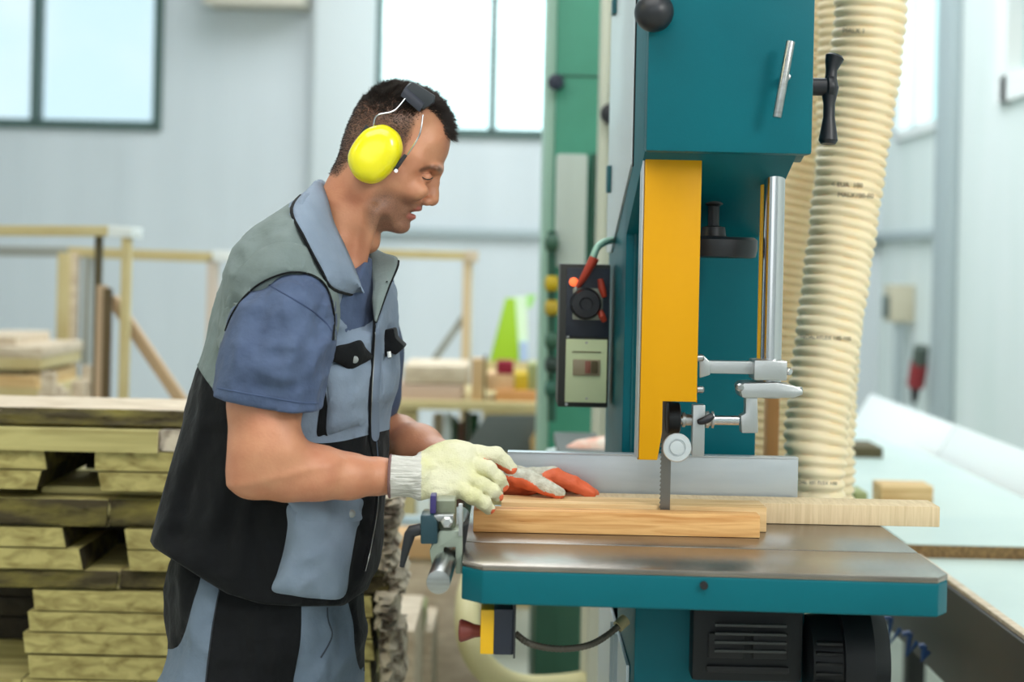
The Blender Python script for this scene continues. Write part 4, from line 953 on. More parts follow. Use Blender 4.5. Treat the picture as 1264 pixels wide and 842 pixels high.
def patch(name, px, bv, m_, parent, thick=.003, bulge=0, step=5, smoothp=True, off=0, wr=0, fallback=2.3, seed=0):
    """panel of cloth laid on a surface, outline given in the photo, with its own thickness"""
    B = smoothpoly(px, 6) if smoothp else []
    if not smoothp:
        for i in range(len(px)):
            a, b = px[i], px[(i + 1) % len(px)]; n = max(1, int(math.hypot(b[0] - a[0], b[1] - a[1]) / step))
            B += [(a[0] + (b[0] - a[0]) * k / n, a[1] + (b[1] - a[1]) * k / n) for k in range(n)]
    xs = [p[0] for p in B]; ys = [p[1] for p in B]
    gx, gy = np.meshgrid(np.arange(min(xs), max(xs), step), np.arange(min(ys), max(ys), step)); gx = gx.ravel(); gy = gy.ravel()
    sd = polysd(gx, gy, B); ok = sd < -step * .5
    pts = [Vector(p) for p in B] + [Vector(p) for p in zip(gx[ok], gy[ok])]
    nb = len(B); r = delaunay_2d_cdt(pts, [(i, (i + 1) % nb) for i in range(nb)], [], 1, 1e-4)
    vs, es, fs = r[0], r[1], r[2]
    sd = polysd(np.array([v.x for v in vs]), np.array([v.y for v in vs]), B)
    ins = [f for f in fs if polysd(np.array([sum(vs[i].x for i in f) / len(f)]), np.array([sum(vs[i].y for i in f) / len(f)]), B)[0] < 0]
    top, bot = [], []
    for v, s in zip(vs, sd):
        h, n, d_ = hitp(bv, v.x, v.y, fallback); e = min(1, max(0, -s) / 14)
        t = thick + off + bulge * math.sin(e * PI / 2) + wr * nz1(v.x * .05 + seed, v.y * .05, 1) * e - thick * .55 * (1 - min(1, max(0, -s) / 2.5))
        top.append(h - d_ * t); bot.append(h - d_ * (off - .0005))
    ec = {}
    for f in ins:
        for a, b in zip(f, f[1:] + f[:1]): ec[(a, b)] = ec.get((a, b), 0) + 1
    n = len(vs); faces = [tuple(f) for f in ins] + [tuple(i + n for i in f[::-1]) for f in ins]
    for (a, b) in list(ec):
        if (b, a) not in ec: faces.append((b, a, a + n, b + n))
    o = MB().add(top + bot, faces).build(name, m_, parent); return o
def seamline(name, px, bv, r, m_, parent, off=.001, n=6, fallback=2.3):
    q = catmull([(a, b, 0) for a, b in px], n=8); pts = []
    for v in q:
        h, nn, d_ = hitp(bv, v.x, v.y, fallback); pts.append(h - d_ * off)
    return MB().tube(pts, r, n).build(name, m_, parent)
# ================================================================== MATERIALS FOR THE WORKER
def clothmat(name, a, b_, weave=900, **k):
    m_ = mat(name, a, .85, rgb2=b_, scale=18, bump=.0045, bscale=26 if weave < 1000 else 32, detail=4, spec=.2, **k)
    m_.node_tree.nodes['Principled BSDF'].inputs['Sheen Weight'].default_value = 0.05; return m_
M['vest'] = clothmat('grey_work_cloth', (128, 142, 160), (120, 134, 152))
M['yoke'] = clothmat('green_grey_work_cloth', (118, 130, 130), (110, 122, 120))
M['vblack'] = clothmat('black_work_cloth', (13, 15, 18), (9, 11, 14))
M['tee'] = clothmat('heather_blue_jersey', (80, 94, 122), (69, 82, 109), weave=1400)
M['trouser'] = clothmat('grey_trouser_cloth', (104, 118, 134), (96, 110, 126))
M['skin'] = mat('skin', (200, 142, 108), .48, rgb2=(184, 118, 88), scale=22, sub=.05, bump=.0004, bscale=240, lo=.3, hi=.75)
M['hairm'] = mat('dark_brown_hair', (44, 36, 32), .6)
M['knit'] = mat('cream_knit', (214, 211, 182), .9, rgb2=(206, 204, 150), scale=14, bump=.0012, bscale=420, lo=.45, hi=.7, spec=.15)
M['knitg'] = mat('grey_white_knit', (206, 206, 192), .9, rgb2=(176, 172, 156), scale=90, bump=.0015, bscale=420, spec=.15)
M['orange'] = mat('orange_latex_coat', (230, 112, 72), .6, rgb2=(220, 98, 58), scale=30, bump=.0008, bscale=220)
M['btn'] = mat('snap_button', (150, 152, 150), .35, metal=.8)
M['lip'] = mat('lips', (186, 104, 96), .5, sub=.1)
M['yellowcup'] = mat('yellow_glossy_cup', (238, 226, 10), .22, coat=.4)
worker = thing('person', (-.36, 2.42, 0), 'worker in grey and black vest and blue shirt feeding boards into the saw', 'person')
HD = 2.42   # depth of the body's middle plane
# ------------------------------------------------------------------ body: head, neck, arms in one surface
FY = 2.40
face_px = [(556, 160), (556, 174), (553, 190), (547, 203), (544, 210), (540, 216), (535.5, 221), (532, 231), (529, 241), (525, 248), (522, 253), (519.5, 256), (516, 261), (510, 264), (508, 268), (503, 271), (501.5, 275), (500.5, 280), (497, 284), (490, 286), (480, 285.5), (470, 286), (466, 292), (459, 299), (454, 306), (451, 320), (452, 350), (440, 378), (405, 370), (392, 300), (392, 250), (397, 236), (409, 212), (418, 194), (424, 172), (431, 152), (444, 128), (464, 112), (488, 104), (512, 109), (534, 120), (549, 136)]
FP = w2(smoothpoly(face_px, 3), FY)
def W_at(pts, d): return [(P(a, b, d).x, P(a, b, d).z, v) for a, b, v in pts]
HW = W_at([(470, 150, .079), (440, 165, .072), (520, 140, .070), (540, 165, .062), (545, 200, .055), (515, 205, .066), (528, 222, .050), (490, 220, .071), (525, 245, .040), (480, 260, .058), (505, 262, .037), (498, 280, .030), (480, 284, .040), (450, 230, .066), (440, 270, .058), (415, 225, .055), (425, 310, .062), (430, 350, .075)], FY)
HR = W_at([(470, 150, .080), (520, 150, .070), (545, 200, .042), (520, 230, .040), (525, 245, .026), (498, 275, .026), (480, 262, .05), (440, 270, .05), (425, 320, .05), (415, 225, .05)], FY)
def pp(x, y, d): return tuple(P(x, y, d))
def headf(x, y, z):
    W = idw(x, z, HW, 3.2); R = idw(x, z, HR, 3.2)
    f = inflate(x, y, z, FP, FY, W, R)
    for s in (-1, 1):   # eye sockets, cheekbones, temples
        f = smax(f, -ell(x, y, z, pp(537, 221, FY + s * .034), (.013, .020, .012)), .010)
        f = smax(f, -ell(x, y, z, pp(529, 243, FY + s * .040), (.012, .018, .016)), .016)
        f = smin(f, ell(x, y, z, pp(513, 236, FY + s * .042), (.020, .014, .013)), .014)
        f = smin(f, ell(x, y, z, pp(540, 209, FY + s * .026), (.008, .022, .0055)), .010)
        f = smin(f, ell(x, y, z, pp(526.5, 219.5, FY + s * .032), (.0095, .0115, .0085)), .0025)   # lidded eye
        f = smin(f, ell(x, y, z, pp(526.5, 248.5, FY + s * .0135), (.0092, .0068, .0070)), .0025)  # nostril wing
        f = smax(f, -ell(x, y, z, pp(530.5, 252, FY + s * .0075), (.004, .0032, .0030)), .002)
        f = smax(f, -ell(x, y, z, pp(505, 225, FY + s * .078), (.03, .008, .02)), .02)
    nose = chain(x, y, z, [(pp(539, 214, FY), .0058), (pp(536.5, 226, FY), .0072), (pp(534.5, 240, FY), .0088), (pp(533, 246.5, FY), .0098)], .004)
    nose = smin(nose, ell(x, y, z, pp(534.5, 246.5, FY), (.0082, .0095, .0072)), .004)
    f = smin(f, nose, .009)
    f = smin(f, ell(x, y, z, pp(516, 258, FY), (.0065, .019, .0042)), .004)
    f = smin(f, ell(x, y, z, pp(508.5, 267.5, FY), (.0065, .017, .0050)), .004)
    f = smax(f, -ell(x, y, z, pp(513, 262.5, FY), (.011, .021, .0018)), .003)
    f = smin(f, ell(x, y, z, pp(496, 279, FY), (.012, .017, .010)), .012)
    f = smin(f, chain(x, y, z, [(pp(462, 262, FY - .056), .010), (pp(446, 325, FY - .03), .008)], .01), .016)  # neck tendon
    f = smin(f, ell(x, y, z, pp(459, 300, FY), (.012, .014, .014)), .016)
    return f
V, Q = sculpt(headf, tuple(P(388, 380, FY) - Vector((0, .11, 0))), tuple(P(572, 92, FY) + Vector((0, .11, 0))), .0022, 1)
hx_, hy_ = pxnp(V)
headV, headQ = V, Q
SH = [(pp(352, 362, 2.24), .062), (pp(336, 430, 2.2), .058), (pp(327, 500, 2.18), .050), (pp(324, 555, 2.165), .0445), (pp(326, 573, 2.165), .0415)]
FA = [(pp(327, 575, 2.165), .0415), (pp(355, 580, 2.17), .0425), (pp(390, 584, 2.18), .0375), (pp(430, 588, 2.2), .0315), (pp(468, 588, 2.22), .0245), (pp(490, 588, 2.226), .0195), (pp(530, 584, 2.235), .010)]
def armf(x, y, z):
    f = smin(chain(x, y, z, SH, .02), chain(x, y, z, FA, .015), .018)
    f = smin(f, ell(x, y, z, pp(304, 590, 2.165), (.022, .024, .022)), .03)
    f = smin(f, ell(x, y, z, pp(342, 545, 2.14), (.03, .025, .035)), .03)
    f = f + .0011 * vn(x, y, z, 38, 2) * np.clip((P(470, 560, 2.17).x - x) * 20, 0, 1)
    f = f - .0022 * np.exp(-(((z - (P(400, 572, 2.17).z + (x - P(400, 572, 2.17).x) * .25)) / .006) ** 2)) * (y < 2.17)
    return f
A1, AQ1 = sculpt(armf, (P(275, 640, 2.16).x, 2.06, P(300, 640, 2.16).z), (P(560, 560, 2.24).x, 2.33, P(340, 290, 2.2).z), .0042, 2)
LA = [(pp(420, 370, 2.60), .058), (pp(438, 470, 2.66), .052), (pp(455, 545, 2.68), .046), (pp(462, 552, 2.68), .045), (pp(490, 548, 2.64), .046), (pp(515, 556, 2.58), .041), (pp(545, 572, 2.52), .033), (pp(575, 583, 2.47), .026), (pp(610, 592, 2.43), .02)]
A2, AQ2 = sculpt(lambda x, y, z: chain(x, y, z, LA, .02) + .0012 * vn(x, y, z, 30, 5), (P(395, 640, 2.62).x, 2.35, P(400, 640, 2.62).z), (P(625, 560, 2.43).x, 2.78, P(400, 300, 2.62).z), .005, 2)
LEG = []
def legf(x, y, z):
    f = None
    for s, kx, fx in ((-1, -.40, -.43), (1, -.36, -.36)):
        yy_ = HD + s * .1
        c = chain(x, y, z, [((-.40, yy_ - s * .02, .78), .06), ((kx + .02, yy_, .5), .062), ((kx - .01, yy_, .30), .058), ((fx, yy_, .10), .04)], .02); f = c if f is None else smin(f, c, .02)
    c = ell(x, y, z, (-.36, HD, 1.08), (.08, .12, .26)); return smin(f, c, .05)
A3, AQ3 = sculpt(legf, (-.6, 2.15, .05), (-.2, 2.7, 1.45), .012, 2)
parts = [(V, Q), (A1, AQ1), (A2, AQ2), (A3, AQ3)]
off_ = 0; VV = []; QQ = []
for v_, q_ in parts: VV.append(v_); QQ.append(q_ + off_); off_ += len(v_)
VV = np.concatenate(VV); QQ = np.concatenate(QQ)
# skin colouring that belongs to the skin: stubble and cropped scalp as vertex masks
skin = M['skin']; nt = skin.node_tree; bs = nt.nodes['Principled BSDF']
base_link = bs.inputs['Base Color'].links[0].from_socket
def masked(src, attr, rgb, amt, nscale):
    at = nt.nodes.new('ShaderNodeAttribute'); at.attribute_name = attr
    nzn = nt.nodes.new('ShaderNodeTexNoise'); nzn.inputs['Scale'].default_value = nscale; nzn.inputs['Detail'].default_value = 2
    tcn = nt.nodes.new('ShaderNodeTexCoord'); nt.links.new(tcn.outputs['Object'], nzn.inputs['Vector'])
    mr = nt.nodes.new('ShaderNodeMapRange'); mr.inputs[1].default_value = .25; mr.inputs[2].default_value = .7; mr.inputs[3].default_value = .55; mr.inputs[4].default_value = 1
    nt.links.new(nzn.outputs['Fac'], mr.inputs[0])
    mu = nt.nodes.new('ShaderNodeMath'); mu.operation = 'MULTIPLY'; nt.links.new(at.outputs['Fac'], mu.inputs[0]); nt.links.new(mr.outputs[0], mu.inputs[1])
    m2 = nt.nodes.new('ShaderNodeMath'); m2.operation = 'MULTIPLY'; nt.links.new(mu.outputs[0], m2.inputs[0]); m2.inputs[1].default_value = amt
    mx = nt.nodes.new('ShaderNodeMix'); mx.data_type = 'RGBA'; mx.inputs[7].default_value = lin(rgb)
    nt.links.new(m2.outputs[0], mx.inputs[0]); nt.links.new(src, mx.inputs[6]); return mx.outputs[2]
s_ = masked(base_link, 'stubble', (96, 74, 64), .75, 520); s_ = masked(s_, 'scalp', (58, 48, 44), .95, 700); s_ = masked(s_, 'lips', (190, 100, 94), .8, 90); s_ = masked(s_, 'brow', (60, 46, 40), .9, 900)
nt.links.new(s_, bs.inputs['Base Color'])
body = mesh_np('body', VV, QQ, [skin], worker)
def soft(sd, w_): return np.clip(.5 - sd / w_, 0, 1)
n0 = len(V)
side = np.abs(V[:, 1] - FY)
beard = smoothpoly([(462, 240), (478, 236), (492, 240), (508, 246), (520, 250), (526, 254), (518, 262), (512, 275), (502, 290), (480, 292), (462, 288), (452, 262)], 4)
hairreg = smoothpoly([(410, 214), (424, 206), (436, 196), (455, 196), (478, 205), (493, 200), (499, 180), (507, 162), (514, 142), (530, 133), (548, 150), (556, 168), (600, 175), (600, 80), (420, 60), (380, 160)], 4)
hairline_soft = soft(polysd(hx_, hy_, hairreg), 9)
sk = np.zeros(len(VV)); sk[:n0] = soft(polysd(hx_, hy_, beard), 12)
sc_ = np.zeros(len(VV)); sc_[:n0] = hairline_soft
lp = np.zeros(len(VV)); 
for cx_, cy_, rx_, ry_ in ((517, 259, 7.5, 4.2), (509, 267, 7.5, 4.6)):
    q_ = ((hx_ - cx_) / rx_) ** 2 + ((hy_ - cy_) / ry_) ** 2; lp[:n0] = np.maximum(lp[:n0], np.clip(1.4 - q_, 0, 1) * (side < .022))
br = np.zeros(len(VV)); bp_ = smoothpoly([(518, 209), (530, 204), (541, 204), (546, 209), (542, 211.5), (530, 209.5), (520, 213)], 4); br[:n0] = soft(polysd(hx_, hy_, bp_), 3) * (side > .008)
for nm, a in (('stubble', sk), ('scalp', sc_), ('lips', lp), ('brow', br)):
    at = body.data.attributes.new(nm, 'FLOAT', 'POINT'); at.data.foreach_set('value', a.astype(np.float32))
headbv = bvh_of(headV, headQ)
# eyelid line and lashes, mouth line
seamline('eyelash', [(521, 218.5), (525, 221), (530, 221.5), (534, 219.5)], headbv, .0009, M['hairm'], body, off=.0004)
seamline('eyelid_crease', [(520, 214), (526, 214.5), (532, 214)], headbv, .0005, mat('skin_crease', (150, 96, 78), .6), body, off=-.0001)
# ------------------------------------------------------------------ hair
hv = []; hf = []
def strand(p, dirv, L, r):
    k = len(hv); a = dirv.cross(Vector((.3, .8, .5))).normalized(); b = dirv.cross(a)
    for j in range(3):
        q = 2 * PI * j / 3; hv.append(tuple(p - dirv * .001 + (a * math.cos(q) + b * math.sin(q)) * r))
    hv.append(tuple(p + dirv * L)); hf.extend([(k, k + 1, k + 3), (k + 1, k + 2, k + 3), (k + 2, k, k + 3)])
nrm = np.zeros_like(headV); tri = headV[headQ]
fn_ = np.cross(tri[:, 2] - tri[:, 0], tri[:, 3] - tri[:, 1])
for c in range(4):
    for a in range(3): nrm[:, a] += np.bincount(headQ[:, c], fn_[:, a], minlength=len(headV))
nrm /= np.linalg.norm(nrm, axis=1)[:, None] + 1e-9
topw = np.clip((190 - hy_) / 60, 0, 1)
cand = np.where(hairline_soft > .12)[0]
ux, uz = P(500, 120, FY) - P(480, 200, FY), None
for i in cand:
    dens = hairline_soft[i]
    x_, y_ = hx_[i], hy_[i]
    sm_ = lambda t: max(0, min(1, t)) ** 2 * (3 - 2 * max(0, min(1, t)))
    L = .0025 + .0105 * sm_((158 - y_) / 45) * sm_((x_ - 432) / 45) * dens
    if x_ > 528: L = max(L, .012 + .004 * random.random())
    n_ = 2 if L > .006 else 1
    for _ in range(n_):
        if random.random() > dens + .15: continue
        p = Vector(headV[i]) + Vector((random.uniform(-1, 1), random.uniform(-1, 1), random.uniform(-1, 1))) * .0015
        nn = Vector(nrm[i]); fl = Vector((.75, 0, -.25)) if y_ < 160 and x_ > 455 else Vector((-.15, 0, -.7))
        if x_ > 535: fl = Vector((.55, 0, -.75))
        cl = mnoise.noise_vector(p * 95) * .55
        dv = (nn * .8 + fl * .6 + cl + Vector((random.uniform(-1, 1), random.uniform(-1, 1), random.uniform(-1, 1))) * .22).normalized()
        strand(p, dv, L * random.uniform(.6, 1.2) * (1 + .5 * mnoise.noise(p * 120)), .0005)
MB().add(hv, hf).build('hair', M['hairm'], worker, smooth=False)
# ------------------------------------------------------------------ vest
VP = [(397, 226), (386, 231), (368, 248), (345, 266), (318, 288), (298, 314), (284, 344), (270, 382), (262, 418), (248, 458), (236, 500), (222, 545), (210, 590), (199, 630), (184, 680), (193, 700), (213, 725), (255, 750), (300, 773), (350, 780), (400, 780), (432, 770), (450, 745), (458, 715), (467, 694), (468, 650), (472, 610), (475, 560), (477, 510), (486, 480), (490, 455), (489, 420), (488, 385), (487, 358), (480, 350), (470, 372), (462, 388), (452, 372), (438, 335), (425, 302), (408, 262)]
VPw = w2(smoothpoly(VP, 4), HD)
VWp = W_at([(380, 280, .20), (330, 330, .215), (300, 400, .20), (380, 420, .195), (450, 400, .155), (480, 430, .14), (350, 520, .19), (440, 530, .165), (300, 600, .19), (400, 620, .19), (460, 600, .15), (240, 640, .18), (330, 700, .185), (430, 720, .165)], HD)
VRp = W_at([(380, 290, .10), (300, 380, .13), (470, 430, .10), (300, 600, .13), (450, 600, .12), (380, 700, .10), (220, 650, .08), (400, 740, .06)], HD)
vfolds = [([(470, 330), (466, 380), (462, 440)], .008, .006), ([(300, 330), (285, 380), (270, 440)], .012, .006), ([(310, 360), (282, 430), (262, 470)], .007, -.005),
 ([(425, 380), (422, 420)], .010, .004), ([(395, 560), (360, 600), (330, 650)], .02, .006), ([(300, 540), (280, 620), (250, 690)], .016, .006), ([(270, 520), (240, 600), (215, 670)], .014, -.005),
 ([(330, 560), (310, 640), (300, 720)], .012, .006), ([(455, 620), (452, 680), (440, 735)], .009, .007), ([(345, 290), (372, 300), (395, 330)], .012, .004), ([(320, 300), (350, 262), (385, 240)], .014, .003)]
def vestf(x, y, z):
    W = idw(x, z, VWp, 3); R = idw(x, z, VRp, 3)
    f = inflate(x, y, z, VPw, HD, W, R)
    f = smin(f, ell(x, y, z, pp(352, 345, 2.27), (.075, .085, .075)), .05)
    f = smin(f, ell(x, y, z, pp(400, 345, 2.57), (.07, .08, .07)), .05)
    f = f - foldfield(x, z, vfolds, 2.28) - .0040 * (1 - 2 * np.abs(vn(x, y, z * .6, 13, 1))) - .0026 * (1 - 2 * np.abs(vn(x, y, z, 27, 4)))
    X_, Y_, Z_ = np.broadcast_arrays(x, y, z); u0 = X_ * F / Y_; v0 = (CZ - Z_) * F / Y_
    hem = polysd(CX + u0 * CR - v0 * SR, CY + u0 * SR + v0 * CR, VHem) * 2.3 / F
    f = smax(f, hem, .003)
    return f
VHem = [(228, 100), (228, 470), (226, 520), (210, 575), (196, 625), (185, 668), (190, 676), (216, 693), (252, 716), (280, 733), (323, 746), (377, 749), (424, 748), (442, 735), (520, 690), (560, 100)]
V, Q = sculpt(vestf, (P(180, 500, HD).x - .02, 2.12, P(300, 775, HD).z), (P(505, 300, HD).x + .02, 2.72, P(390, 215, HD).z), .0062, 2)
bl = [(238, 440), (247, 458), (258, 474), (268, 484), (300, 500), (340, 520), (365, 540), (390, 547), (420, 545), (450, 538), (478, 531), (500, 526)]
bl_d = []
for (a, b), (c, e) in zip(bl[:-1], bl[1:]): bl_d += [(a, b)]
zone_line = bl
V = zone_snap(V, Q, [zone_line], 3.0)
fx_, fy_ = pxnp(V[Q].mean(1)); blk = smoothpoly([(220, 430)] , 1) if False else None
zp = [(v.x, v.y) for v in catmull([(a, b, 0) for a, b in zone_line], n=6)]
black_zone = zp + [(560, 526), (560, 820), (120, 820), (120, 440)]
yok = [(v.x, v.y) for v in catmull([(358, 200, 0), (358, 260, 0), (378, 297, 0), (392, 330, 0), (350, 400, 0), (290, 470, 0), (240, 560, 0)], n=6)] + [(100, 560), (100, 200)]
mi = np.where(inpoly(fx_, fy_, black_zone), 1, np.where(inpoly(fx_, fy_, yok), 2, 0))
vest = mesh_np('vest', V, Q, [M['vest'], M['vblack'], M['yoke']], worker, mi)
vbv = bvh_of(V, Q)
patch('side_strip', [(399, 464), (404, 500), (405, 535), (400, 537), (391, 536), (395, 500)], vbv, M['vblack'], vest, .0015)
patch('chest_pocket', [(408, 453), (459, 446), (455, 490), (450, 524), (440, 526), (412, 535), (403, 533), (405, 490)], vbv, M['vest'], vest, .004, .006, wr=.003)
fl = patch('pocket_flap', [(412, 429), (430, 424), (445, 420), (452, 430), (460, 441), (446, 450), (432, 456), (418, 449), (406, 443)], vbv, M['vblack'], vest, .006, .004, off=.007)
h, n_, d_ = hitp(vbv, 438, 444); MB().lathe(h - d_ * .017, tuple(-d_), [(0, .0055), (.0015, .0052), (.002, .003)], 16).build('snap_button', M['btn'], vest)
# zip placket and zip
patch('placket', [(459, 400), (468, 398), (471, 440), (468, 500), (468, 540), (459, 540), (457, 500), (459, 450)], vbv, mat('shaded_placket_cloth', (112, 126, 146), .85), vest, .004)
seamline('zip', [(462, 385), (462, 402), (460, 440), (457, 490), (457, 540), (463, 580), (465, 620), (457, 670), (449, 705)], vbv, .0022, M['vblack'], vest, off=.005)
seamline('zip_tape', [(465, 545), (468, 600), (462, 650), (452, 700)], vbv, .0009, mat('steel_blue_tape', (90, 104, 124), .7), vest, off=.004)
seamline('zip_teeth', [(463, 410), (461, 450), (458.5, 500), (458, 540), (464, 580), (466.5, 620), (459, 670), (451, 705)], vbv, .0009, M['btn'], vest, off=.0055)
patch('zip_facing', [(461, 378), (471, 358), (477, 347), (479, 352), (473, 372), (464, 398)], vbv, M['vblack'], vest, .004, off=.010, fallback=2.33)
# big lower pocket and flap
patch('hip_pocket', [(357, 622), (400, 617), (443, 622), (444, 645), (440, 655), (432, 700), (424, 737), (390, 739), (360, 735), (336, 729), (342, 708), (350, 680), (355, 650)], vbv, M['vest'], vest, .004, .010, wr=.004, seed=4)
patch('hip_pocket_flap', [(354, 614), (400, 612), (445, 615), (446, 632), (444, 643), (410, 645), (378, 644), (366, 634), (358, 624)], vbv, M['vest'], vest, .004, .003, off=.011)
h, n_, d_ = hitp(vbv, 434, 634); MB().lathe(h - d_ * .019, tuple(-d_), [(0, .0062), (.0015, .006), (.0025, .003)], 16).build('snap_button', M['btn'], vest)
# far chest flap, stands out from the chest
m_ = MB(); fd = 2.36; A_ = [P(x, y, fd) for x, y in ((473, 407), (487, 405), (489, 417), (500, 427), (495, 433), (489, 438), (481, 434), (476, 442))]
m_.prism([(p.x, p.z) for p in A_], 'y', fd - .012, fd + .05); m_.build('pocket_flap', M['vblack'], vest, .004)
MB().tube([P(480, 434, fd - .02), P(481, 441, fd - .02)], .003, 8).build('flap_pen_clip', M['white'], vest)
patch('chest_pocket', [(474, 444), (489, 440), (489, 470), (484, 490), (474, 498), (472, 470)], vbv, M['vest'], vest, .003, .003)
# collar: near leaf, far leaf, rolled round the neck
def leaf(name, inner, outer, m_, parent, mid=.5, lift=.008, n=8, thick=.0025):
    I = catmull(inner, n=6); O = catmull(outer, n=6); N = min(len(I), len(O)); m__ = MB(); vs = []
    for i in range(N):
        a, b = I[round(i * (len(I) - 1) / (N - 1))], O[round(i * (len(O) - 1) / (N - 1))]
        for k in range(n + 1):
            t = k / n; p = a.lerp(b, t) + Vector((0, -lift * math.sin(PI * t), lift * .5 * math.sin(PI * t))); vs.append(p)
    fs = [(i * (n + 1) + k, i * (n + 1) + k + 1, (i + 1) * (n + 1) + k + 1, (i + 1) * (n + 1) + k) for i in range(N - 1) for k in range(n)]
    m__.add(vs, fs); o = m__.build(name, m_, parent); md = o.modifiers.new('t', 'SOLIDIFY'); md.thickness = thick; md.offset = 0; return o, O
onv = lambda x, y, o_: (lambda h: h[0] - h[2] * o_)(hitp(vbv, x, y, 2.3))
inner = [P(397, 226, 2.40), P(404, 246, 2.345), P(412, 275, 2.325), P(426, 305, 2.31), P(438, 333, 2.30), P(449, 362, 2.29)]
outer = [P(384, 232, 2.38), onv(360, 258, .006), onv(376, 295, .010), onv(396, 333, .010), onv(412, 358, .012), onv(449, 367, .014)]
lf, O = leaf('collar', inner, outer, M['vest'], vest, lift=.012)
MB().tube([p + Vector((0, -.003, .001)) for p in O[3:]], .0024, 8).build('collar_piping', M['vblack'], vest)
inner2 = [P(454, 305, 2.44), P(458, 330, 2.39), P(461, 352, 2.35), P(460, 372, 2.32), P(463, 396, 2.30)]
outer2 = [P(456, 304, 2.46), P(474, 313, 2.42), P(492, 322, 2.38), P(479, 357, 2.33), P(464, 398, 2.295)]
lf2, O2 = leaf('collar', inner2, outer2, M['yoke'], vest, lift=.004)
MB().tube(O2[12:], .0018, 8).build('collar_piping', M['vblack'], vest)
# back of the collar and t-shirt neck
patchpts = [(397, 226), (402, 224), (470, 300)]
m_ = MB(); vs = []
for i in range(13):
    a = PI * (-.15 + 1.3 * i / 12); cx0 = P(428, 290, 2.4)
    for k, (r1_, dz) in enumerate(((.066, -.02), (.064, .0))):
        pass
# t-shirt front visible in the neck opening
tee = MB()
tp = [(436, 322), (445, 331), (455, 318), (460, 330), (463, 350), (465, 372), (462, 390), (452, 380), (440, 352), (430, 330)]
V2, Q2 = sculpt(lambda x, y, z: smin(inflate(x, y, z, w2(smoothpoly([(408, 262), (425, 300), (438, 326), (450, 322), (457, 316), (463, 330), (468, 370), (466, 420), (430, 440), (370, 400), (350, 300), (385, 250)], 4), HD), HD - .01, .15, .09), 1, .0001), (-.40, 2.2, 1.2), (P(475, 300, HD).x, 2.62, P(400, 240, HD).z), .006, 2)
tshirt = mesh_np('t_shirt', V2, Q2, [M['tee']], worker)
tb = bvh_of(V2, Q2)
0 and seamline('shirt_neckband', [(437, 324), (444, 330), (452, 324), (457, 316)], tb, .004, M['tee'], tshirt, off=.001, fallback=2.33)
# near sleeve
SLP = [(330, 349), (345, 340), (366, 336), (388, 343), (402, 358), (409, 378), (411, 405), (408, 435), (400, 465), (392, 530), (370, 530), (340, 525), (300, 518), (262, 512), (270, 465), (275, 440), (280, 410), (290, 382), (308, 362)]
slf = [([(345, 350), (360, 400), (380, 450)], .012, .005), ([(300, 380), (295, 430), (285, 480)], .014, .005), ([(390, 380), (370, 420), (350, 480)], .009, .005), ([(405, 410), (390, 450), (385, 490)], .008, .006), ([(330, 360), (320, 410), (318, 470)], .012, -.003), ([(400, 360), (385, 395), (395, 430)], .006, -.005), ([(375, 440), (340, 455), (310, 450)], .007, .003), ([(385, 470), (350, 480), (320, 478)], .007, -.003)]
SW = W_at([(350, 370, .085), (340, 430, .082), (330, 490, .072), (400, 400, .075)], 2.19)
def sleevef(x, y, z):
    f = inflate(x, y, z, w2(smoothpoly(SLP, 4), 2.19), 2.195 + (z - P(340, 430, 2.19).z) * .25, idw(x, z, SW), .062)
    f = f - foldfield(x, z, slf, 2.13) - .0042 * (1 - 2 * np.abs(vn(x, y, z, 20, 9))) - .002 * (1 - 2 * np.abs(vn(x, y, z, 44, 3)))
    arm = cap(x, y, z, SH[0][0], SH[2][0], SH[0][1] + .004, SH[2][1] + .006)
    hem = P(330, 503, 2.19).z
    f = smax(f, polysd(x, z, SHem), .0025)
    return smax(f, -np.maximum(arm, z - hem - .05), .004)
SHem = w2([(200, 470), (267, 485), (300, 492), (340, 500), (370, 504), (394, 505), (450, 500), (450, 250), (200, 250)], 2.19)
V, Q = sculpt(sleevef, (P(255, 500, 2.19).x, 2.06, P(300, 515, 2.19).z), (P(420, 500, 2.19).x, 2.36, P(366, 325, 2.19).z), .0042, 2)
sleeve = mesh_np('shirt_sleeve', V, Q, [M['tee']], tshirt)
sbv = bvh_of(V, Q)
seamline('sleeve_hem', [(269, 479), (300, 485), (340, 492), (370, 497), (393, 498)], sbv, .0011, mat('hem_stitch', (66, 82, 114), .9), sleeve, off=.0002, fallback=2.19)
seamline('shoulder_seam', [(331, 351), (355, 365), (380, 380), (400, 396), (409, 408)], sbv, .0012, mat('seam_blue', (58, 72, 104), .9), sleeve, off=.0002, fallback=2.19)
# armhole edge of the vest over the sleeve
ah = [(262, 470), (270, 440), (276, 410), (284, 388), (300, 366), (318, 351), (340, 340), (362, 335), (384, 338), (400, 350), (410, 370), (414, 395), (412, 430), (406, 460)]
yk = [(300, 366), (318, 351), (340, 340), (362, 335), (384, 338), (400, 350), (410, 370), (414, 395)]
both = bvh_of(np.concatenate([np.array([v.co for v in vest.data.vertices]), V]), np.concatenate([np.array([p.vertices[:] for p in vest.data.polygons]), Q + len(vest.data.vertices)]))
cap_p = [(292, 340), (315, 312), (340, 300), (365, 300), (390, 312), (408, 335), (418, 365), (420, 395), (414, 420), (413, 395), (409, 370), (400, 351), (384, 340), (362, 337), (340, 342), (318, 353), (298, 370), (284, 392), (276, 415), (270, 430), (268, 410), (276, 380)]
patch('armhole_binding', cap_p, both, M['yoke'], vest, .004, .0, off=.003, fallback=2.15)
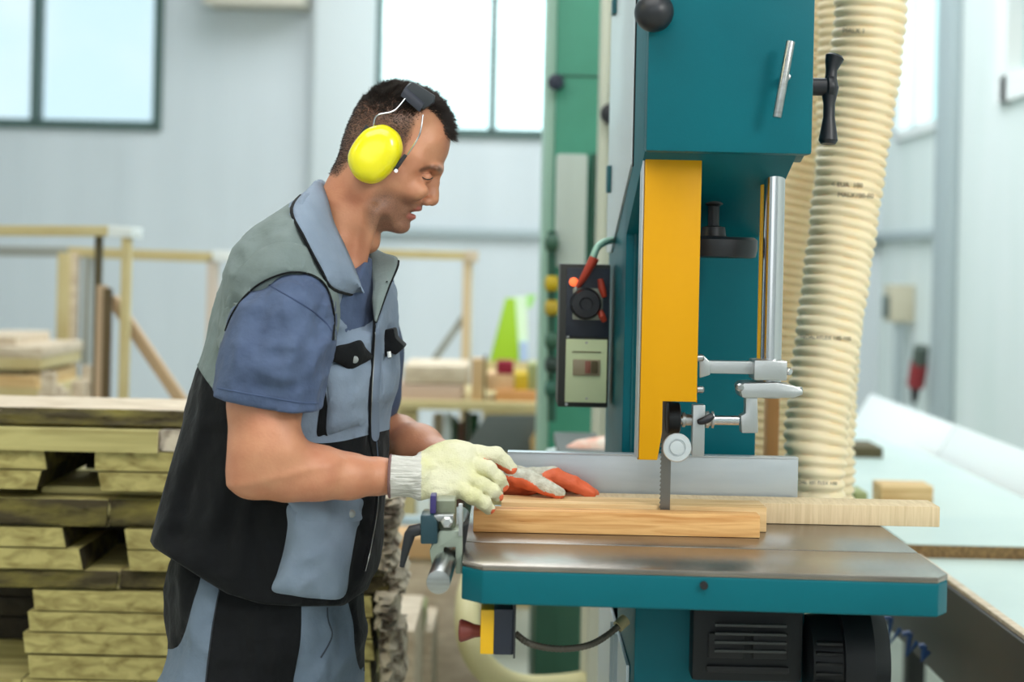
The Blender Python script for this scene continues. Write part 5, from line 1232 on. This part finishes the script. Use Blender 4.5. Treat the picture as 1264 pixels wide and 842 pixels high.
seamline('armhole_piping', [(278, 408), (286, 388), (300, 368), (318, 352), (340, 341), (362, 336), (384, 339), (400, 350), (409, 369), (413, 395), (411, 420)], both, .0014, M['vblack'], vest, off=.006, fallback=2.15)
# far sleeve hint
V3, Q3 = sculpt(lambda x, y, z: chain(x, y, z, [(pp(425, 360, 2.58), .085), (pp(440, 440, 2.63), .078), (pp(448, 490, 2.65), .066)], .02) - .002 * vn(x, y, z, 24, 8), (-.40, 2.42, 1.05), (-.06, 2.78, 1.5), .008, 2)
mesh_np('shirt_sleeve', V3, Q3, [M['tee']], tshirt)
# ------------------------------------------------------------------ trousers
TP = [(215, 680), (212, 700), (211, 750), (214, 785), (213, 800), (205, 822), (197, 842), (188, 900), (184, 960), (300, 990), (440, 960), (444, 900), (445, 842), (446, 800), (448, 750), (446, 725), (440, 640), (240, 640)]
tfolds = [([(405, 752), (410, 790), (396, 842)], .008, .007), ([(420, 800), (380, 860)], .01, .006), ([(445, 800), (405, 845), (380, 880)], .009, .007), ([(350, 760), (340, 842)], .012, .005), ([(250, 740), (240, 800), (215, 850)], .012, .006), ([(300, 760), (310, 842)], .014, -.004), ([(408, 760), (418, 780), (408, 830)], .004, -.006), ([(225, 720), (222, 780)], .008, .005)]
TPw = w2(smoothpoly(TP, 4), HD)
def trf(x, y, z):
    f = inflate(x, y, z, TPw, HD, .172, .13)
    for s, kx, fx in ((-1, -.40, -.43), (1, -.36, -.36)):
        yy_ = HD + s * .1
        c = chain(x, y, z, [((-.41, yy_, .72), .098), ((kx + .02, yy_, .48), .082), ((kx - .01, yy_, .30), .078), ((fx, yy_, .12), .076)], .02); f = smin(f, c, .03)
    f = smax(f, .11 - z, .004)
    return f - foldfield(x, z, tfolds, 2.28) - .0045 * (1 - 2 * np.abs(vn(x, y, z, 12, 7))) - .002 * (1 - 2 * np.abs(vn(x, y, z, 30, 2)))
V, Q = sculpt(trf, (-.72, 2.18, .06), (-.16, 2.68, 1.06), .0075, 2)
l1 = [(252, 700), (270, 727), (262, 770), (253, 842), (250, 900)]; l2 = [(372, 740), (371, 790), (362, 842), (355, 900)]; l3 = [(214, 700), (236, 720), (228, 760), (219, 800), (214, 806), (206, 822)]
l3 = [(256, 660), (252, 690), (246, 720), (238, 745), (230, 775), (222, 795), (214, 801), (206, 801), (196, 800)]; l4 = [(428, 735), (430, 745), (436, 770), (438, 800), (444, 826), (455, 828)]
V = zone_snap(V, Q, [l1, l2, l3, l4], 3.6)
fx_, fy_ = pxnp(V[Q].mean(1))
bz = inpoly(fx_, fy_, [(252, 600), (270, 727), (262, 770), (253, 842), (250, 1300), (340, 1300), (355, 900), (362, 842), (371, 790), (372, 600)])
bz |= inpoly(fx_, fy_, [(180, 600), (252, 600)] + [(v.x, v.y) for v in catmull([(a, b, 0) for a, b in l3], n=6)] + [(180, 799)])
bz |= inpoly(fx_, fy_, [(428, 700)] + l4 + [(470, 828), (470, 700)])
trousers = mesh_np('trousers', V, Q, [M['trouser'], M['vblack']], worker, bz.astype(int))
tbv = bvh_of(V, Q)
seamline('trouser_seam', [(271, 727), (263, 770), (254, 842)], tbv, .001, mat('dark_seam', (40, 44, 50), .9), trousers, off=.0005)
seamline('pocket_edge', [(404, 750), (405, 765), (410, 782), (406, 795), (396, 812)], tbv, .0014, mat('dark_seam2', (54, 62, 72), .9), trousers, off=.0005)
for s, fx in ((-1, -.43), (1, -.36)):
    V4, Q4 = sculpt(lambda x, y, z: smax(smin(ell(x, y, z, (fx + .07, HD + s * .1, .05), (.15, .052, .06)), ell(x, y, z, (fx, HD + s * .1, .12), (.06, .052, .10)), .04), .002 - z, .004), (fx - .12, HD + s * .1 - .08, -.01), (fx + .26, HD + s * .1 + .08, .26), .008, 1)
    mesh_np('work_boot', V4, Q4, [M['black']], worker)
# ------------------------------------------------------------------ gloves
def fin(x, y, z, pts, k=.004): return chain(x, y, z, [(pp(a, b, d), r) for a, b, d, r in pts], k)
RP = smoothpoly([(512, 566), (522, 558), (535, 551), (550, 546), (568, 546), (582, 551), (588, 562), (587, 580), (582, 598), (574, 611), (564, 616), (548, 616), (530, 614), (513, 612)], 4)
RPw = w2(RP, 2.23)
def gloveR(x, y, z):
    zc = P(550, 582, 2.23).z
    f = inflate(x, y, z, RPw, 2.238 + (z - zc) * .55, .023, .026)
    f = smin(f, fin(x, y, z, [(590, 560, 2.262, .0125), (612, 563, 2.262, .0130), (622, 571, 2.265, .0115), (630, 578, 2.268, .0098)]), .005)
    f = smin(f, fin(x, y, z, [(582, 573, 2.245, .0135), (602, 580, 2.236, .0130), (614, 590, 2.238, .0112), (620, 600, 2.245, .0098)]), .003)
    f = smin(f, fin(x, y, z, [(576, 590, 2.230, .0125), (594, 598, 2.216, .0118), (608, 606, 2.220, .0106), (614, 612, 2.230, .0094)]), .003)
    f = smin(f, fin(x, y, z, [(566, 604, 2.215, .0120), (584, 613, 2.203, .0108), (597, 622, 2.208, .0098), (604, 628, 2.216, .0088)]), .003)
    f = smin(f, fin(x, y, z, [(545, 590, 2.26, .014), (575, 602, 2.285, .013), (605, 606, 2.295, .011)]), .010)
    cuff = fin(x, y, z, [(484, 588, 2.22, .0305), (512, 588, 2.222, .0285)]); t = (x - P(484, 588, 2.22).x)
    cuff = np.maximum(cuff, P(482, 588, 2.22).x - x)
    f = smin(f, cuff, .014)
    return f - .0010 * vn(x, y, z, 70, 3) - .0009 * vn(x, y, z, 150, 5)
V, Q = sculpt(gloveR, (P(478, 600, 2.22).x, 2.15, P(550, 650, 2.22).z), (P(645, 600, 2.24).x, 2.34, P(550, 530, 2.24).z), .0017, 1)
c = V[Q].mean(1); fx_, fy_ = pxnp(c)
tri = V[Q]; nn = np.cross(tri[:, 2] - tri[:, 0], tri[:, 3] - tri[:, 1]); nn /= np.linalg.norm(nn, axis=1)[:, None] + 1e-12
tips = np.zeros(len(Q), bool)
for (a, b, r) in ((636, 583, 5.5), (627, 606, 6.5), (621, 615, 5), (611, 633, 5)): tips |= (fx_ - a) ** 2 + (fy_ - b) ** 2 < r * r
palm = (nn[:, 2] * .8 + -nn[:, 1] * -.6 < -.35) & (fx_ > 520)
idxunder = inpoly(fx_, fy_, smoothpoly([(596, 566), (610, 571), (622, 577), (636, 584), (630, 588), (615, 580)], 3)) & (c[:, 1] > 2.245)
cuffm = fx_ < 520 + 0 * fy_
mi = np.where(cuffm, 2, np.where(tips | ((nn[:, 1] * .75 - nn[:, 2] * .66) > .62) | idxunder, 1, 0))
M['cuffk'] = mat('white_rib_knit', (216, 214, 206), .9, bump=.004, bscale=60, bstretch=(.2, 4, 6), spec=.1, rgb2=(190, 188, 180), scale=60, stretch=(.2, 3, 4))
gr = mesh_np('glove', V, Q, [M['knit'], M['orange'], M['cuffk']], worker, mi); gr['label'] = 'cream knit glove with ribbed white cuff and orange fingertips'
ring = []
c0 = P(482, 588, 2.22)
for k in range(24):
    a = 2 * PI * k / 24; ring.append((c0.x, c0.y + .0300 * math.cos(a), c0.z + .0300 * math.sin(a)))
MB().tube(ring, .0022, 8, closed=True).build('cuff_edge', mat('brown_cuff_thread', (120, 92, 90), .9), gr)
def gloveL(x, y, z):
    f = fin(x, y, z, [(565, 578, 2.475, .028), (600, 588, 2.44, .027), (635, 594, 2.42, .024)], .012)
    f = smin(f, ell(x, y, z, pp(640, 595, 2.43), (.045, .038, .021)), .014)
    f = smin(f, fin(x, y, z, [(655, 589, 2.415, .0155), (682, 587, 2.412, .0140), (708, 597, 2.41, .0120), (729, 608, 2.41, .0095)]), .006)
    f = smin(f, fin(x, y, z, [(655, 591, 2.44, .014), (690, 592, 2.445, .0125), (715, 602, 2.445, .0110), (733, 610, 2.445, .009)]), .005)
    f = smin(f, fin(x, y, z, [(650, 594, 2.462, .013), (682, 596, 2.470, .0115), (712, 609, 2.472, .0095)]), .005)
    f = smin(f, fin(x, y, z, [(645, 598, 2.480, .012), (670, 600, 2.492, .0105), (695, 609, 2.495, .009)]), .005)
    f = smin(f, fin(x, y, z, [(632, 588, 2.388, .0150), (655, 594, 2.372, .0140), (675, 602, 2.365, .0120), (690, 609, 2.365, .0100)]), .008)
    return f - .0009 * vn(x, y, z, 120, 6)
zt_ = 1.0335
V, Q = sculpt(gloveL, (P(560, 600, 2.45).x, 2.33, 1.02), (P(745, 600, 2.43).x, 2.53, 1.16), .0019, 1)
c = V[Q].mean(1); fx_, fy_ = pxnp(c)
tri = V[Q]; nn = np.cross(tri[:, 2] - tri[:, 0], tri[:, 3] - tri[:, 1]); nn /= np.linalg.norm(nn, axis=1)[:, None] + 1e-12
og = inpoly(fx_, fy_, smoothpoly([(618, 590), (640, 590), (655, 595), (668, 606), (678, 620), (640, 625), (600, 620)], 3)) & (nn[:, 1] < .3) | (nn[:, 2] < -.35)
og |= inpoly(fx_, fy_, smoothpoly([(668, 585), (690, 577), (712, 580), (745, 600), (742, 622), (705, 622), (698, 606), (684, 596)], 3)) & (c[:, 1] < 2.5)
gray = ~og
gl = mesh_np('glove', V, Q, [M['knitg'], M['orange']], worker, np.where(gray, 0, 1)); gl['label'] = 'grey white knit glove with an orange coated palm'
# ------------------------------------------------------------------ ear defenders
ear = thing('ear_defenders', P(480, 150, FY), 'yellow ear defenders with black headband worn on the worker head', 'ear defenders')
cup_px = [(478.5, 155.5), (492.5, 165.5), (497.7, 180), (495.5, 194), (485.5, 211), (471, 224), (457, 227.5), (441, 221), (431.5, 205.5), (430.8, 191), (438.5, 175.5), (451, 161.5), (465.5, 155.5)]
def dome(px, d0, prof, m_, name, parent, sgn=-1, grow=0):
    q = smoothpoly(px, 6); cx_ = sum(p[0] for p in q) / len(q); cy_ = sum(p[1] for p in q) / len(q); m__ = MB(); n = len(q); vs = []
    for (t, s) in prof:
        for (a, b) in q:
            p = P(cx_ + (a - cx_) * s, cy_ + (b - cy_) * s, d0); p.y = d0 + sgn * t; vs.append(p)
    fs = [(i * n + j, i * n + (j + 1) % n, (i + 1) * n + (j + 1) % n, (i + 1) * n + j) for i in range(len(prof) - 1) for j in range(n)]
    fs += [tuple(range(n)), tuple((len(prof) - 1) * n + j for j in range(n))[::-1]]; m__.add(vs, fs); return m__.build(name, m_, parent)
for sgn in (-1, 1):
    d0 = FY + sgn * .062
    px = cup_px if sgn == -1 else cup_px
    dome(px, d0, [(0, .80), (0, .9), (.004, .93), (.014, .93), (.017, .88)], M['rubber'], 'ear_cushion', ear, sgn)
    dome(px, d0 + sgn * .017, [(0, .9), (0, .985), (.004, 1.0), (.014, .995), (.022, .965), (.029, .90), (.034, .78), (.0375, .6), (.039, .35), (.0395, .1)], M['yellowcup'], 'ear_cup', ear, sgn)
    dw = d0 + sgn * .028
    for pts in ([(461, 158, .0), (465, 143, .002), (486, 137, .0), (500, 122, -.012)], [(503, 191, .0), (515, 172, .004), (519.5, 160, .0), (522, 142, -.010)]):
        MB().tube(catmull([P(a, b, dw + sgn * e_) for a, b, e_ in pts], n=5), .0013, 8).build('wire_arm', M['chrome'], ear)
    for (a, b, c_, e_) in (((436, 177), (439, 179), (456, 157), (452, 154)), ((484, 209), (489, 212), (503, 192), (499, 190))):
        m_ = MB(); A_ = [P(x, y, dw) for x, y in (a, b, c_, e_)]; m_.prism([(p.x, p.z) for p in A_], 'y', dw - .004, dw + .004); m_.build('wire_slider', M['black'], ear, .0012)
    MB().lathe(P(489, 211, dw + sgn * .004), (0, sgn, 0), [(0, .003), (.002, .003)], 10).build('slider_rivet', M['chrome'], ear)
# headband: arched strip over the crown
mid0, mid1 = P(506, 114, FY), P(536, 132, FY)
m_ = MB(); vs = []; n = 26
a0, b0 = P(500, 122, FY), P(523, 142, FY)
up = (P(516, 106, FY) - P(508, 134, FY)).normalized(); up = Vector((.5, 0, 1)).normalized()
for i in range(n + 1):
    th = PI * (i / n) ; y_ = -math.cos(th) * .076; hgt = math.sin(th) ** .8 * .024
    for dz in (0, .006):
        for e_ in (a0, b0):
            p = e_ + up * (hgt + dz - .004); p.y = FY + y_ * (1 + dz * 2); vs.append(p)
fs = []
for i in range(n):
    k = i * 4
    for a, b in ((0, 1), (1, 3), (3, 2), (2, 0)): fs.append((k + a, k + b, k + 4 + b, k + 4 + a))
fs += [(0, 1, 3, 2), (n * 4, n * 4 + 2, n * 4 + 3, n * 4 + 1)]
m_.add(vs, fs); m_.build('headband', mat('navy_black_band', (34, 38, 50), .6), ear, .0012)
for sgn in (-1, 1):
    A_ = [P(x, y, FY) for x, y in ((501, 118), (513, 107), (540, 124), (538, 133), (525, 141))]; dd = FY + sgn * .066
    MB().prism([(p.x, p.z) for p in A_], 'y', dd - .006, dd + .010).build('band_pad', mat('band_pad_black', (38, 44, 50), .6), ear, .002)
WORLD = 3; LA, LB, LC, LD, LE = 108, 165, 48, 16, 16
# ================================================================== LIGHT
w = bpy.data.worlds.new('sky'); SC.world = w; w.use_nodes = True; nt = w.node_tree
bg = nt.nodes['Background']; tc = nt.nodes.new('ShaderNodeTexCoord')
nz = nt.nodes.new('ShaderNodeTexNoise'); nz.inputs['Scale'].default_value = 9; nz.inputs['Detail'].default_value = 3
cr = nt.nodes.new('ShaderNodeValToRGB'); cr.color_ramp.elements[0].position = .4; cr.color_ramp.elements[0].color = (.86, .96, 1.0, 1)
cr.color_ramp.elements[1].position = .62; cr.color_ramp.elements[1].color = (1, 1, 1, 1)
nt.links.new(tc.outputs['Generated'], nz.inputs['Vector']); nt.links.new(nz.outputs['Fac'], cr.inputs[0]); nt.links.new(cr.outputs[0], bg.inputs['Color'])
bg.inputs['Strength'].default_value = WORLD
def area(name, loc, target, sx, sy, power, col):
    l = bpy.data.lights.new(name, 'AREA'); l.shape = 'RECTANGLE'; l.size = sx; l.size_y = sy; l.energy = power; l.color = col
    o = bpy.data.objects.new(name, l); COL.objects.link(o); o.location = loc
    o.rotation_euler = (Vector(target) - Vector(loc)).to_track_quat('-Z', 'Y').to_euler(); return o
area('overhead_fill_front', (-.6, .6, 4.1), (-.6, .6, 0), 3.4, 2.6, LA, (1, .99, .96))  # added unseen overhead area light; the ceiling has no opening
area('overhead_fill_back', (.1, 6.0, 4.1), (.1, 6.0, 0), 3.2, 3.5, LB, (.96, .99, 1))  # second unseen overhead light, added to brighten the back wall
area('side_key_light', (1.95, .1, 2.7), (.1, 2.3, 1.2), .8, .8, LC, (1, .99, .96))  # unseen key lamp set by the tee handle's shadow; no window there
area('front_fill_light', (-.8, -1.5, 2.0), (-.2, 2.4, 1.2), 3.0, 1.6, LD, (.97, .99, 1))  # added soft fill behind the camera; the front wall is closed
area('sodium_lamp', (-3.2, 1.2, 3.2), (-.8, 2.9, .9), .7, .7, LE, (1, .86, .42))
